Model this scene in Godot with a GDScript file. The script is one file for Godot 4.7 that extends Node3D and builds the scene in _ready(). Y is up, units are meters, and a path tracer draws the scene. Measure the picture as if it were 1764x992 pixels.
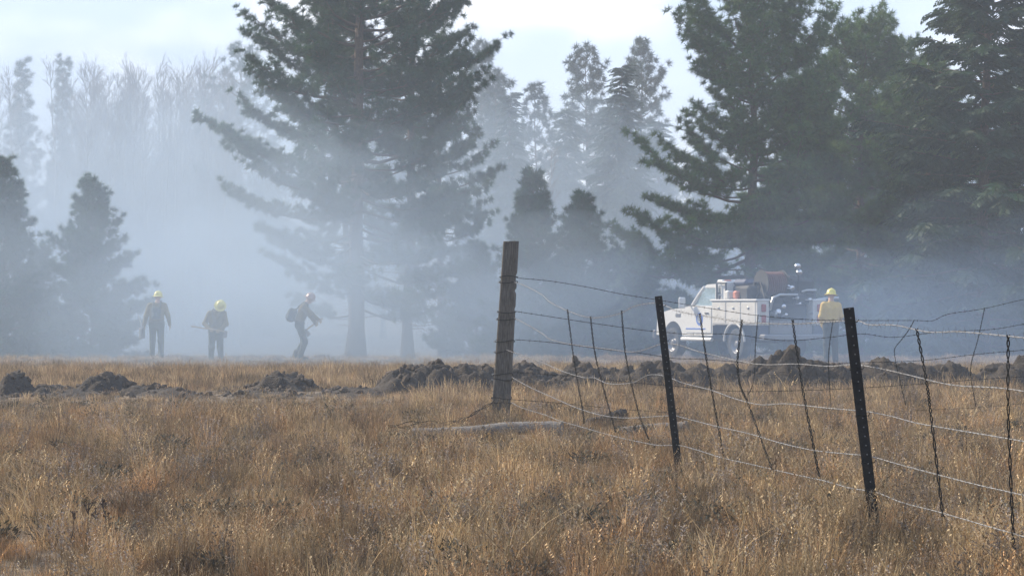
extends Node3D
# A prescribed burn at the edge of a meadow: fence corner, dirt berm, fire crew, engine, pines in smoke.
# Everything is placed in metres; at() turns a bearing and a distance measured off the photograph into a point.

const FOCAL := 4150.0        # focal length in photograph pixels (a long lens)
const HORIZON := 529.0       # the row of eye level
const EYE := 1.4             # height of the camera above the meadow

var rng := RandomNumberGenerator.new()
var lumps := FastNoiseLite.new()
var fine := FastNoiseLite.new()
var patches := FastNoiseLite.new()
var clump_tone := FastNoiseLite.new()
var clump_edge := FastNoiseLite.new()
var M := {}
var used_names := {}

# ---------------------------------------------------------------- small helpers
func at(px: float, py: float, d: float) -> Vector3:
	return Vector3((px - 882.0) * d / FOCAL, EYE + (HORIZON - py) * d / FOCAL, -d)

func smooth(a: float, b: float, x: float) -> float:
	var t := clampf((x - a) / (b - a), 0.0, 1.0)
	return t * t * (3.0 - 2.0 * t)

func gh(x: float, z: float) -> float:
	var d := -z
	var h := 0.05 * patches.get_noise_2d(x * 6.0 + 300.0, z * 6.0) + 0.02 * lumps.get_noise_2d(x * 3.0, z * 3.0)
	h -= 0.75 * smooth(66.0, 78.0, d)
	h += 9.0 * smooth(215.0, 330.0, d) + 5.0 * smooth(300.0, 600.0, d) * (1.0 + lumps.get_noise_2d(x * 0.03, z * 0.03))
	return h

func r2(a: float, b: float) -> float:
	return rng.randf_range(a, b)

func mat(c: Color, rough := 0.8, metal := 0.0, vertex := false) -> StandardMaterial3D:
	var m := StandardMaterial3D.new()
	m.albedo_color = c.linear_to_srgb()
	m.roughness = rough
	m.metallic = metal
	m.vertex_color_use_as_albedo = vertex
	return m

func noise_tex(freq: float, seed_: int, ramp: Array, size := 512, octaves := 5, kind := FastNoiseLite.TYPE_SIMPLEX_SMOOTH) -> NoiseTexture2D:
	var n := FastNoiseLite.new()
	n.seed = seed_
	n.frequency = freq
	n.noise_type = kind
	n.fractal_octaves = octaves
	var t := NoiseTexture2D.new()
	t.width = size
	t.height = size
	t.seamless = true
	t.noise = n
	if ramp.size():
		var g := Gradient.new()
		var cs := PackedColorArray()
		var os := PackedFloat32Array()
		for i in ramp.size():
			cs.append((ramp[i] as Color).linear_to_srgb())
			os.append(float(i) / (ramp.size() - 1))
		g.colors = cs
		g.offsets = os
		t.color_ramp = g
	return t

func bumps(freq: float, seed_: int, strength := 6.0, size := 512) -> NoiseTexture2D:
	var t := noise_tex(freq, seed_, [], size)
	t.as_normal_map = true
	t.bump_strength = strength
	return t

func textured(ramp: Array, freq: float, scale_: Vector3, rough := 0.9, bump := 6.0, seed_ := 1) -> StandardMaterial3D:
	var m := StandardMaterial3D.new()
	m.albedo_texture = noise_tex(freq, seed_, ramp)
	m.normal_enabled = true
	m.normal_texture = bumps(freq * 1.6, seed_ + 7, bump)
	m.roughness = rough
	m.uv1_triplanar = true
	m.uv1_scale = scale_
	return m

# A growing heap of triangles. Faces are given counter-clockwise as seen from outside.
class Shape:
	var v := PackedVector3Array()
	var n := PackedVector3Array()
	var c := PackedColorArray()
	var idx := PackedInt32Array()
	var col := Color.WHITE

	func vert(p: Vector3, nn: Vector3) -> int:
		v.append(p)
		n.append(nn)
		c.append(col)
		return v.size() - 1

	func tri(a: int, b: int, d: int) -> void:
		idx.append(a)
		idx.append(d)
		idx.append(b)

	func quad(a: int, b: int, d: int, e: int) -> void:
		tri(a, b, d)
		tri(a, d, e)

	func face(pts: Array) -> void:
		var nn: Vector3 = (pts[1] - pts[0]).cross(pts[2] - pts[0]).normalized()
		var f := v.size()
		for p in pts:
			vert(p, nn)
		for i in range(1, pts.size() - 1):
			tri(f, f + i, f + i + 1)

	func tube(pts: Array, radii: Array, sides := 6, cap := true, spin := 0.0) -> void:
		var k := pts.size()
		var dir: Vector3 = (pts[1] - pts[0]).normalized()
		var side := dir.cross(Vector3.UP if absf(dir.y) < 0.9 else Vector3.RIGHT).normalized()
		var first := v.size()
		for i in k:
			var d2: Vector3 = (pts[mini(i + 1, k - 1)] - pts[maxi(i - 1, 0)]).normalized()
			if d2.length_squared() < 0.5:
				d2 = dir
			side = (side - d2 * side.dot(d2)).normalized()
			var other := d2.cross(side)
			for j in sides:
				var a := TAU * j / sides + spin
				var o := side * cos(a) + other * sin(a)
				vert(pts[i] + o * radii[i], o)
			dir = d2
		for i in k - 1:
			for j in sides:
				var a2 := first + i * sides + j
				var b2 := first + i * sides + (j + 1) % sides
				quad(a2, b2, b2 + sides, a2 + sides)
		if cap:
			for e in [0, k - 1]:
				var nn: Vector3 = (pts[0] - pts[1]).normalized() if e == 0 else (pts[k - 1] - pts[k - 2]).normalized()
				var m := vert(pts[e], nn)
				for j in sides:
					vert(v[first + e * sides + j], nn)
				for j in sides:
					var p := m + 1 + j
					var q := m + 1 + (j + 1) % sides
					if e == 0:
						tri(m, q, p)
					else:
						tri(m, p, q)

	# profile of (radius, height) pairs turned round the y axis of xf
	func lathe(prof: Array, sides := 16, xf := Transform3D(), from := 0.0, to := TAU) -> void:
		var first := v.size()
		var k := prof.size()
		for i in k:
			var t: Vector2 = (prof[mini(i + 1, k - 1)] - prof[maxi(i - 1, 0)]).normalized()
			for j in sides + 1:
				var a := lerpf(from, to, float(j) / sides)
				var o := Vector3(cos(a), 0, sin(a))
				vert(xf * (o * prof[i].x + Vector3(0, prof[i].y, 0)), (xf.basis * (o * t.y - Vector3(0, t.x, 0))).normalized())
		for i in k - 1:
			for j in sides:
				var a2 := first + i * (sides + 1) + j
				quad(a2, a2 + sides + 1, a2 + sides + 2, a2 + 1)

	# a box with chamfered edges
	func box(xf: Transform3D, size: Vector3, bevel := 0.01) -> void:
		var h := size * 0.5
		var b := minf(bevel, minf(h.x, minf(h.y, h.z)) * 0.9)
		for ax in 3:
			for s in [-1.0, 1.0]:
				var u := (ax + 1) % 3
				var w := (ax + 2) % 3
				var q := []
				for k in 4:
					var p := Vector3()
					p[ax] = s * h[ax]
					p[u] = (h[u] - b) * [-1, 1, 1, -1][k]
					p[w] = (h[w] - b) * [-1, -1, 1, 1][k]
					q.append(xf * p)
				if s < 0:
					q.reverse()
				face(q)
		for ax in 3:
			var u := (ax + 1) % 3
			var w := (ax + 2) % 3
			for su in [-1.0, 1.0]:
				for sw in [-1.0, 1.0]:
					var q := []
					for k in 4:
						var p := Vector3()
						p[ax] = (h[ax] - b) * [-1, 1, 1, -1][k]
						p[u] = su * (h[u] if k < 2 else h[u] - b)
						p[w] = sw * (h[w] - b if k < 2 else h[w])
						q.append(xf * p)
					if su * sw < 0:
						q.reverse()
					face(q)
		for sx in [-1.0, 1.0]:
			for sy in [-1.0, 1.0]:
				for sz in [-1.0, 1.0]:
					var q := [xf * Vector3(sx * h.x, sy * (h.y - b), sz * (h.z - b)), xf * Vector3(sx * (h.x - b), sy * h.y, sz * (h.z - b)), xf * Vector3(sx * (h.x - b), sy * (h.y - b), sz * h.z)]
					if sx * sy * sz < 0:
						q.reverse()
					face(q)

	# a 2D outline in the xy plane of xf, as thick as depth along z, centred
	func slab(poly: PackedVector2Array, depth: float, xf := Transform3D()) -> void:
		var p := poly
		if Geometry2D.is_polygon_clockwise(p):
			p = p.duplicate()
			p.reverse()
		var t := Geometry2D.triangulate_polygon(p)
		for s in [1.0, -1.0]:
			for i in range(0, t.size(), 3):
				var q := []
				for k in 3:
					q.append(p[t[i + k]])
				var ccw: bool = (q[1] - q[0]).cross(q[2] - q[0]) > 0
				if ccw != (s > 0):
					q.reverse()
				face([xf * Vector3(q[0].x, q[0].y, s * depth / 2), xf * Vector3(q[1].x, q[1].y, s * depth / 2), xf * Vector3(q[2].x, q[2].y, s * depth / 2)])
		for i in p.size():
			var a := p[i]
			var b := p[(i + 1) % p.size()]
			face([xf * Vector3(a.x, a.y, depth / 2), xf * Vector3(a.x, a.y, -depth / 2), xf * Vector3(b.x, b.y, -depth / 2), xf * Vector3(b.x, b.y, depth / 2)])

	func mesh() -> ArrayMesh:
		var a := []
		a.resize(Mesh.ARRAY_MAX)
		a[Mesh.ARRAY_VERTEX] = v
		a[Mesh.ARRAY_NORMAL] = n
		a[Mesh.ARRAY_COLOR] = c
		a[Mesh.ARRAY_INDEX] = idx
		var m := ArrayMesh.new()
		m.add_surface_from_arrays(Mesh.PRIMITIVE_TRIANGLES, a)
		return m

func numbered(called: String) -> String:
	var k: int = used_names.get(called, 0)
	used_names[called] = k + 1
	return called if k == 0 else "%s_%03d" % [called, k]

func tag(o: Node3D, label: String, category := "", group := "", kind := "") -> Node3D:
	if label:
		o.set_meta("label", label)
	if category:
		o.set_meta("category", category)
	if group:
		o.set_meta("group", group)
	if kind:
		o.set_meta("kind", kind)
	return o

func thing(called: String, label: String, category: String, where := Vector3.ZERO, turn := 0.0, group := "") -> Node3D:
	var o := Node3D.new()
	o.name = numbered(called)
	add_child(o)
	o.position = where
	o.rotation.y = turn
	tag(o, label, category, group)
	return o

func put(called: String, m: Mesh, material: Material, parent: Node3D = null, xf := Transform3D()) -> MeshInstance3D:
	var o := MeshInstance3D.new()
	o.mesh = m
	o.material_override = material
	o.transform = xf
	if parent:
		o.name = called
		parent.add_child(o, true)
	else:
		o.name = numbered(called)
		add_child(o)
	return o

func scatter(called: String, m: Mesh, material: Material, places: Array, tints: Array, parent: Node3D = null) -> MultiMeshInstance3D:
	var mm := MultiMesh.new()
	mm.transform_format = MultiMesh.TRANSFORM_3D
	mm.use_colors = true
	mm.mesh = m
	mm.instance_count = places.size()
	for i in places.size():
		mm.set_instance_transform(i, places[i])
		mm.set_instance_color(i, tints[i])
	var o := MultiMeshInstance3D.new()
	o.multimesh = mm
	o.material_override = material
	if parent:
		o.name = called
		parent.add_child(o, true)
	else:
		o.name = numbered(called)
		add_child(o)
	o.set_meta("kind", "stuff")
	return o

func spline(pts: Array, per := 4) -> Array:
	var out := []
	var k := pts.size()
	for i in k - 1:
		var p0: Vector3 = pts[maxi(i - 1, 0)]
		var p3: Vector3 = pts[mini(i + 2, k - 1)]
		for j in per:
			var t := float(j) / per
			out.append((pts[i] as Vector3).cubic_interpolate(pts[i + 1], p0, p3, t))
	out.append(pts[k - 1])
	return out

# ---------------------------------------------------------------- the scene, in order
func _ready() -> void:
	rng.seed = 20
	lumps.seed = 5
	lumps.frequency = 0.35
	lumps.fractal_octaves = 4
	fine.seed = 9
	fine.frequency = 2.2
	fine.fractal_octaves = 3
	patches.seed = 14
	patches.frequency = 0.12
	patches.fractal_octaves = 3
	for n in [clump_tone, clump_edge]:
		n.seed = 77
		n.frequency = 1.0
		n.noise_type = FastNoiseLite.TYPE_CELLULAR
		n.fractal_type = FastNoiseLite.FRACTAL_NONE
	clump_tone.cellular_return_type = FastNoiseLite.RETURN_CELL_VALUE
	clump_edge.cellular_return_type = FastNoiseLite.RETURN_DISTANCE
	camera_and_light()
	materials()
	ground()
	smoke()
	forest()
	berm()
	crew()
	fire_engine()
	fence()
	litter()
	meadow()

func camera_and_light() -> void:
	var cam := Camera3D.new()
	cam.name = "camera"
	add_child(cam)
	cam.position = Vector3(0, EYE, 0)
	cam.fov = rad_to_deg(2.0 * atan(496.0 / FOCAL))
	cam.rotation.x = atan(33.0 / FOCAL)
	cam.near = 0.5
	cam.far = 3000.0
	cam.current = true

	var env := Environment.new()
	env.tonemap_mode = Environment.TONE_MAPPER_LINEAR
	env.tonemap_exposure = 1.8
	env.background_mode = Environment.BG_SKY
	env.sdfgi_enabled = true
	env.ssao_enabled = true
	env.ssil_enabled = true
	var sky := Sky.new()
	var sm := ProceduralSkyMaterial.new()
	sm.sky_top_color = Color(0.26, 0.40, 0.66).linear_to_srgb()
	sm.sky_horizon_color = Color(0.64, 0.685, 0.74).linear_to_srgb()
	sm.sky_curve = 0.12
	sm.ground_bottom_color = Color(0.16, 0.14, 0.11).linear_to_srgb()
	sm.ground_horizon_color = Color(0.35, 0.36, 0.36).linear_to_srgb()
	sm.sky_cover = clouds()
	sm.sky_cover_modulate = Color(1, 1, 1, 1)
	sky.sky_material = sm
	env.sky = sky
	env.fog_enabled = true
	env.fog_density = 0.0015
	env.fog_light_color = Color(0.78, 0.88, 1.0).linear_to_srgb()
	env.volumetric_fog_enabled = true
	env.volumetric_fog_density = 0.0
	var we := WorldEnvironment.new()
	we.name = "environment"
	we.environment = env
	add_child(we)

	var sun := DirectionalLight3D.new()
	sun.name = "sun"
	add_child(sun)
	sun.light_energy = 1.55
	sun.light_color = Color(1.0, 0.93, 0.82)
	sun.light_angular_distance = 0.5
	sun.shadow_enabled = true
	sun.look_at_from_position(Vector3(-0.74, 0.55, -0.42) * 100.0, Vector3.ZERO)

func clouds() -> ImageTexture:
	var w := 2048
	var h := 1024
	var n := FastNoiseLite.new()
	n.seed = 31
	n.frequency = 0.011
	n.fractal_octaves = 5
	n.fractal_gain = 0.55
	n.domain_warp_enabled = true
	n.domain_warp_amplitude = 18.0
	n.domain_warp_frequency = 0.012
	var src := n.get_seamless_image(w, h)
	src.convert(Image.FORMAT_L8)
	var a := src.get_data()
	var b := PackedByteArray()
	b.resize(w * h * 4)
	for y in h:
		var el := (0.5 - (y + 0.5) / h) * PI
		# sheets of cloud lie flatter towards the horizon, so rows there are drawn out sideways
		var row := int(h * 0.5 - sin(el) * h * 0.9 + 4 * h) % h
		for x in w:
			var q := float(a[row * w + x]) / 255.0
			var k := clampf((q - 0.34) / 0.34, 0.0, 1.0)
			k = k * k * (3.0 - 2.0 * k)
			var o := (y * w + x) * 4
			var top := clampf((q - 0.55) / 0.3, 0.0, 1.0)
			b[o] = int(255.0 * (0.86 + 0.12 * top))
			b[o + 1] = int(255.0 * (0.79 + 0.10 * top))
			b[o + 2] = int(255.0 * (0.69 + 0.05 * top))
			b[o + 3] = int(255.0 * (0.50 * k)) if el > 0.0 else 0
	return ImageTexture.create_from_image(Image.create_from_data(w, h, false, Image.FORMAT_RGBA8, b))

func materials() -> void:
	M.soil = textured([Color(0.035, 0.027, 0.02), Color(0.10, 0.075, 0.05), Color(0.16, 0.12, 0.075)], 0.02, Vector3(0.5, 0.5, 0.5), 0.95, 8.0, 2)
	M.dirt = textured([Color(0.02, 0.015, 0.012), Color(0.06, 0.045, 0.034), Color(0.13, 0.10, 0.073)], 0.018, Vector3(1.2, 1.2, 1.2), 0.95, 12.0, 3)
	M.earth = textured([Color(0.010, 0.0078, 0.0066), Color(0.028, 0.0215, 0.0168), Color(0.066, 0.05, 0.038)], 0.03, Vector3(1.1, 1.1, 1.1), 1.0, 16.0, 13)
	M.bark = textured([Color(0.03, 0.024, 0.02), Color(0.09, 0.065, 0.05), Color(0.17, 0.11, 0.075)], 0.02, Vector3(2.2, 0.6, 2.2), 0.95, 10.0, 4)
	M.aspen = textured([Color(0.10, 0.085, 0.075), Color(0.27, 0.24, 0.21), Color(0.38, 0.35, 0.31)], 0.02, Vector3(1, 2, 1), 0.9, 3.0, 5)
	M.twig = mat(Color(0.12, 0.085, 0.07), 0.9)
	M.needle = mat(Color.WHITE, 0.75, 0.0, true)
	M.needle.backlight_enabled = true
	M.needle.backlight = Color(0.75, 0.8, 0.4)
	M.grass = mat(Color.WHITE, 0.85, 0.0, true)
	M.grass.backlight_enabled = true
	M.grass.backlight = Color(0.5, 0.44, 0.36)
	M.wood = textured([Color(0.014, 0.012, 0.010), Color(0.075, 0.066, 0.056), Color(0.14, 0.125, 0.108)], 0.02, Vector3(9.0, 0.5, 9.0), 0.92, 10.0, 6)
	M.weed = mat(Color(0.07, 0.05, 0.035), 0.9)
	M.weed_head = mat(Color(0.05, 0.03, 0.02), 0.9)
	M.pale_wood = textured([Color(0.035, 0.033, 0.032), Color(0.12, 0.112, 0.105), Color(0.22, 0.205, 0.19)], 0.02, Vector3(0.6, 7.0, 7.0), 0.9, 8.0, 8)
	M.rotten = textured([Color(0.012, 0.011, 0.010), Color(0.035, 0.03, 0.027), Color(0.09, 0.08, 0.07)], 0.02, Vector3(1.0, 8.0, 8.0), 0.95, 10.0, 9)
	M.post = textured([Color(0.004, 0.004, 0.0045), Color(0.008, 0.008, 0.009), Color(0.022, 0.018, 0.016)], 0.01, Vector3(3, 3, 3), 0.8, 3.0, 10)
	M.post.metallic_specular = 0.25
	M.stud = mat(Color(0.12, 0.12, 0.125), 0.6, 0.2)
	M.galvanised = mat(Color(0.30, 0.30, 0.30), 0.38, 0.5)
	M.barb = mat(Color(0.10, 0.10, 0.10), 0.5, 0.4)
	M.brownish = mat(Color(0.014, 0.012, 0.011), 0.9, 0.0)  # far strands catch little sun; that dimness is put into this colour
	M.brownish.metallic_specular = 0.2
	M.stay = mat(Color(0.008, 0.008, 0.008), 0.9, 0.0)
	M.stay.metallic_specular = 0.2
	M.body = mat(Color.WHITE, 0.85, 0.0, true)
	M.body.normal_enabled = true
	M.body.normal_texture = bumps(0.02, 33, 9.0)
	M.body.uv1_triplanar = true
	M.body.uv1_scale = Vector3(1.6, 0.9, 1.6)
	M.helmet = mat(Color(0.60, 0.52, 0.09), 0.3)
	M.helmet.clearcoat_enabled = true
	M.helmet.clearcoat = 0.4
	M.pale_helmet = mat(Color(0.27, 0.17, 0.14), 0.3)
	M.pack = mat(Color(0.03, 0.04, 0.05), 0.85)
	M.strap = mat(Color(0.07, 0.06, 0.05), 0.85)
	M.handle = textured([Color(0.25, 0.17, 0.09), Color(0.36, 0.26, 0.15)], 0.02, Vector3(3, 3, 3), 0.6, 2.0, 11)
	M.steel = mat(Color(0.34, 0.35, 0.36), 0.32, 0.9)
	M.dull_steel = mat(Color(0.16, 0.16, 0.17), 0.45, 0.7)
	M.white = mat(Color(0.50, 0.50, 0.485), 0.4)
	M.white.clearcoat_enabled = true
	M.white.clearcoat = 0.5
	M.panel = textured([Color(0.40, 0.39, 0.36), Color(0.52, 0.51, 0.48)], 0.006, Vector3(0.6, 0.6, 0.6), 0.45, 0.6, 12)
	M.navy = mat(Color(0.02, 0.03, 0.07), 0.5)
	M.blue = mat(Color(0.05, 0.12, 0.42), 0.4)
	M.black = mat(Color(0.012, 0.012, 0.013), 0.7)
	M.rubber = mat(Color(0.02, 0.02, 0.021), 0.85)
	M.red = mat(Color(0.24, 0.03, 0.025), 0.4)
	M.orange = mat(Color(0.42, 0.15, 0.09), 0.5)
	M.hose = mat(Color(0.085, 0.03, 0.026), 0.85)
	M.chrome = mat(Color(0.50, 0.51, 0.53), 0.2, 1.0)
	M.glass = StandardMaterial3D.new()
	M.glass.albedo_color = Color(0.75, 0.85, 0.88, 0.18)
	M.glass.transparency = BaseMaterial3D.TRANSPARENCY_ALPHA
	M.glass.roughness = 0.05

func ground() -> void:
	var xs := []
	var zs := []
	for i in 121:
		var t := (i - 60) / 60.0
		xs.append(signf(t) * (24.0 * absf(t) + 596.0 * pow(absf(t), 5.0)))
	for i in 181:
		var t := i / 180.0
		zs.append(30.0 - 130.0 * t - 800.0 * pow(t, 6.0))
	var s := Shape.new()
	for j in zs.size():
		for i in xs.size():
			var e := 0.1
			var x: float = xs[i]
			var z: float = zs[j]
			var nn := Vector3(gh(x - e, z) - gh(x + e, z), 2.0 * e, gh(x, z - e) - gh(x, z + e)).normalized()
			s.vert(Vector3(x, gh(x, z), z), nn)
	var w := xs.size()
	for j in zs.size() - 1:
		for i in w - 1:
			var a := j * w + i
			s.quad(a, a + 1, a + w + 1, a + w)
	tag(put("ground", s.mesh(), M.soil), "bare soil and thatch under the dry meadow, running back to the wooded rise", "", "", "structure")

# Banks of drifting smoke: puffs of even, thin smoke that overlap and thicken one another.
func smoke() -> void:
	var pale := Color(0.61, 0.765, 0.94)  # smoke albedo with the brighter lighting of these banks put into it
	var blue := Color(0.41, 0.575, 0.84)  # darker copy of the same smoke; its weaker light is in the albedo
	var banks := [
		# middle x, y, z, spread x, y, z, number of puffs, radius of a puff, density, hue, where it hangs
		[-14.0, 2.5, -84.0, 7.0, 2.5, 10.0, 10, 7.0, 0.0075, pale, "round the young pines and the crew at the field's left end"],
		[-8.0, 0.8, -58.5, 8.0, 0.8, 2.5, 11, 4.0, 0.0090, pale, "drifting low across the three walking firefighters"],
		[8.5, 0.4, -57.5, 6.5, 0.6, 2.0, 9, 3.4, 0.0108, blue, "drifting low between the berm and the fire engine"],
		[2.0, 0.5, -82.0, 20.0, 1.2, 8.0, 14, 6.0, 0.0024, blue, "lying low along the foot of all the trees"],
		[-20.0, 5.0, -126.0, 12.0, 4.0, 12.0, 9, 14.0, 0.0042, pale, "veiling the bare aspens"],
		[14.0, 4.0, -130.0, 18.0, 4.0, 12.0, 9, 13.0, 0.0075, pale, "between the big pines and the far conifers"],
		[-5.0, 3.5, -79.0, 4.0, 2.5, 5.0, 7, 5.0, 0.0034, pale, "rising before the two tall pine trunks"],
		[-4.0, 5.0, -76.0, 5.0, 3.0, 3.0, 9, 1.9, 0.0230, pale, "curling in loose wisps before the tall pair of pines"],
		[-11.0, 3.0, -70.0, 6.0, 2.0, 3.0, 9, 1.8, 0.0200, pale, "in loose brighter wisps behind the drip torch carrier"],
		[14.0, 5.0, -95.0, 7.0, 3.0, 2.0, 8, 5.0, 0.0028, blue, "hanging between the trees on the right"],
		[11.0, 4.0, -72.0, 6.0, 2.5, 3.0, 8, 1.8, 0.0080, blue, "curling in loose wisps above the fire engine"],
	]
	rng.seed = 404
	for b in banks:
		var bank := thing("smoke", "thin blue grey smoke " + b[10], "smoke", Vector3(b[0], b[1], b[2]), 0.0, "drifting smoke")
		bank.set_meta("kind", "stuff")
		var m := FogMaterial.new()
		m.albedo = (b[9] as Color).linear_to_srgb()
		m.density = b[8]
		for i in int(b[6]):
			var f := FogVolume.new()
			f.name = "puff"
			f.shape = RenderingServer.FOG_VOLUME_SHAPE_ELLIPSOID
			var r: float = b[7] * r2(0.7, 1.35)
			f.size = Vector3(r * r2(0.9, 1.5), r * r2(0.5, 0.85), r * r2(1.0, 1.7)) * 2.0
			f.position = Vector3(r2(-1, 1) * b[3], r2(-1, 1) * b[4], r2(-1, 1) * b[5])
			f.rotation = Vector3(r2(-0.15, 0.15), r2(0, TAU), r2(-0.3, 0.3))
			f.material = m
			bank.add_child(f, true)

# ---------------------------------------------------------------- trees
func needle_tuft(count: int, length: float, width: float, spread: float, seed_: int) -> ArrayMesh:
	rng.seed = seed_
	var s := Shape.new()
	for i in count:
		var a := r2(0, TAU)
		var b := acos(1.0 - spread * rng.randf())      # angle away from the twig's axis
		var d := Vector3(sin(b) * cos(a), cos(b), sin(b) * sin(a))
		var l := length * r2(0.7, 1.1)
		var root := Vector3(0, r2(-0.35, 0.1) * length, 0) + d * 0.01
		var side := d.cross(Vector3(r2(-1, 1), r2(-1, 1), r2(-1, 1))).normalized() * width * 0.5
		var tone := r2(0.8, 1.2)
		s.col = Color(tone, tone, tone * r2(0.85, 1.05))
		s.face([root - side, root + side, root + d * l])
	return s.mesh()

func fir_spray(seed_: int) -> ArrayMesh:
	# a flat, slightly drooping branchlet along +y with short needles on its side twigs
	rng.seed = seed_
	var s := Shape.new()
	for k in 9:
		var u := k / 8.0
		var root := Vector3(0, u * 0.5, -0.10 * u * u)
		for sd in [-1.0, 1.0]:
			var l := (0.26 * (1.0 - 0.7 * u) + 0.05) * r2(0.75, 1.15)
			var d := Vector3(sd * 0.85, r2(0.4, 0.7), r2(-0.35, -0.05)).normalized()
			var wd := Vector3(0, 0, 1).cross(d).normalized() * 0.03 + Vector3(0, 0, r2(-0.02, 0.02))
			var tone := r2(0.8, 1.2)
			s.col = Color(tone, tone, tone)
			s.face([root, root + d * l * 0.5 - wd, root + d * l, root + d * l * 0.5 + wd])
			s.face([root, root + d * l * 0.4 + Vector3(0, 0, 0.03), root + d * l * 0.9 + Vector3(0, 0, -0.03)])
	return s.mesh()

var tufts := {}

# o: px, d, top (photograph row of the tip), kind, rad, base, trunk, seed, tint, dens, big
func conifer(called: String, label: String, o: Dictionary, group := "") -> Node3D:
	var d: float = o.d
	var foot := at(o.px, HORIZON, d)
	foot.y = gh(foot.x, foot.z) - 0.1
	var H: float = EYE + (HORIZON - o.top) * d / FOCAL - foot.y
	var kind: String = o.kind
	var rad: float = o.rad
	var base: float = o.get("base", 0.1) * H
	var tr: float = o.get("trunk", 0.2)
	var dens: float = o.get("dens", 1.0)
	var big: float = o.get("big", 1.0)
	var tint: Color = o.get("tint", Color(0.020, 0.045, 0.036))
	var t := thing(called, label, "tree", foot, 0.0, group)
	rng.seed = o.seed
	var wob := FastNoiseLite.new()
	wob.seed = o.seed
	wob.frequency = 0.35
	# trunk
	var tp := []
	var trr := []
	var lean := Vector3(r2(-0.02, 0.02) + o.get("lean", 0.0), 0, r2(-0.02, 0.02))
	for i in 15:
		var u := i / 14.0
		tp.append(Vector3(0, u * H, 0) + lean * u * H + Vector3(wob.get_noise_1d(u * 9.0), 0, wob.get_noise_1d(u * 9.0 + 50.0)) * 0.18)
		trr.append(tr * (pow(1.0 - u, 0.8) * 0.95 + 0.02) * (1.0 + 0.55 * exp(-u * H / 0.5)))
	var trunk := Shape.new()
	trunk.tube(tp, trr, 10)
	put("trunk", trunk.mesh(), M.bark, t)
	var limbs := Shape.new()
	var places := []
	var tints := []
	var per_m: float = {"pine": 5.5, "young": 8.0, "spruce": 10.0, "fir": 9.0}[kind] * dens / sqrt(big)
	var count := int((H - base) * per_m)
	var turn := r2(0, TAU)
	for i in count:
		var u := (i + rng.randf()) / count             # 0 at the lowest limb, 1 at the tip
		var y := base + (H - base) * u
		turn += 2.4 + r2(-0.5, 0.5)
		var prof := 1.0
		match kind:
			"pine": prof = pow(1.0 - u, float(o.get("full", 0.5))) * (0.68 + 0.32 * smooth(0.0, 0.35, u))
			"young": prof = pow(1.0 - u, 0.78) * r2(0.72, 1.12)
			"spruce": prof = pow(1.0 - u, 0.9)
			"fir": prof = pow(1.0 - u, 0.7) * (0.8 + 0.2 * smooth(0.0, 0.2, u))
		var uneven := 1.0 + (float(o.get("uneven", 0.7)) if kind == "pine" else 0.35) * wob.get_noise_3d(cos(turn) * 2.2, y * 0.9, sin(turn) * 2.2) * 1.2
		var L := maxf(0.22, rad * prof * r2(0.72, 1.05) * uneven)
		if kind == "pine" and rng.randf() < 0.10:
			L *= 0.5
		# old pines shed their low limbs
		if rng.randf() < float(o.get("thin", 0.0)) * (1.0 - smooth(0.1, 0.42, u)):
			continue
		var elev := 0.0
		match kind:
			"pine": elev = lerpf(-0.12, 0.95, pow(u, 1.5)) + r2(-0.18, 0.22)
			"young": elev = lerpf(0.0, 0.85, pow(u, 1.4)) + r2(-0.12, 0.15)
			"spruce": elev = lerpf(-0.35, 0.5, pow(u, 1.3)) + r2(-0.1, 0.1)
			"fir": elev = lerpf(-0.15, 0.5, u) + r2(-0.15, 0.15)
		var az := Vector3(cos(turn), 0, sin(turn))
		var dir := az * cos(elev) + Vector3.UP * sin(elev)
		var root: Vector3 = (tp[int(clampf(y / H * 14.0, 0, 13))] as Vector3).lerp(tp[int(clampf(y / H * 14.0, 0, 13)) + 1], fmod(y / H * 14.0, 1.0))
		var lift: float = {"pine": 0.16, "young": 0.22, "spruce": -0.08, "fir": 0.02}[kind]
		var path := []
		var rr := []
		var segs := 5
		for k in segs + 1:
			var q := float(k) / segs
			var sag := -0.10 * sin(q * PI) if kind == "pine" else 0.0
			path.append(root + dir * L * q + Vector3(0, L * (lift * q * q + sag), 0) + Vector3(r2(-1, 1), r2(-1, 1), r2(-1, 1)) * 0.035 * L * q)
			rr.append((0.010 + 0.011 * L) * (1.0 - 0.8 * q) * (1.0 if big < 1.5 else 1.6))
		limbs.tube(path, rr, 4, false)
		# side shoots with their needles
		if kind == "spruce" or kind == "fir":
			var shoots := int(L * 7.0 * sqrt(dens) / big) + 3
			for k in shoots:
				var q := lerpf(0.12, 1.0, pow((k + rng.randf()) / shoots, 0.8)) if k < shoots - 1 else 1.0
				var p := along(path, q)
				var sd := (1.0 if k % 2 else -1.0) * r2(0.4, 1.25) * (0.2 if q > 0.97 else 1.0)
				var fwd := (az * cos(sd) + az.cross(Vector3.UP) * sin(sd)).normalized()
				var sl := minf(0.55, 0.25 + 0.3 * L * (1.0 - 0.6 * q)) * r2(0.8, 1.2)
				var dn := (fwd + Vector3(0, elev * 0.6 - r2(0.05, 0.5), 0)).normalized()
				var bx := dn.cross(Vector3.UP).normalized()
				places.append(Transform3D(Basis(bx, dn, bx.cross(dn)).rotated(dn, r2(-0.5, 0.5)) * Basis.from_scale(Vector3.ONE * (sl / 0.5) * 1.25 * big), p))
				var tn := r2(0.75, 1.3)
				tints.append(Color(tint.r * tn * r2(0.9, 1.2), tint.g * tn, tint.b * tn))
			continue
		var seconds := int(L * 2.8 * dens / big) + 2
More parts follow.
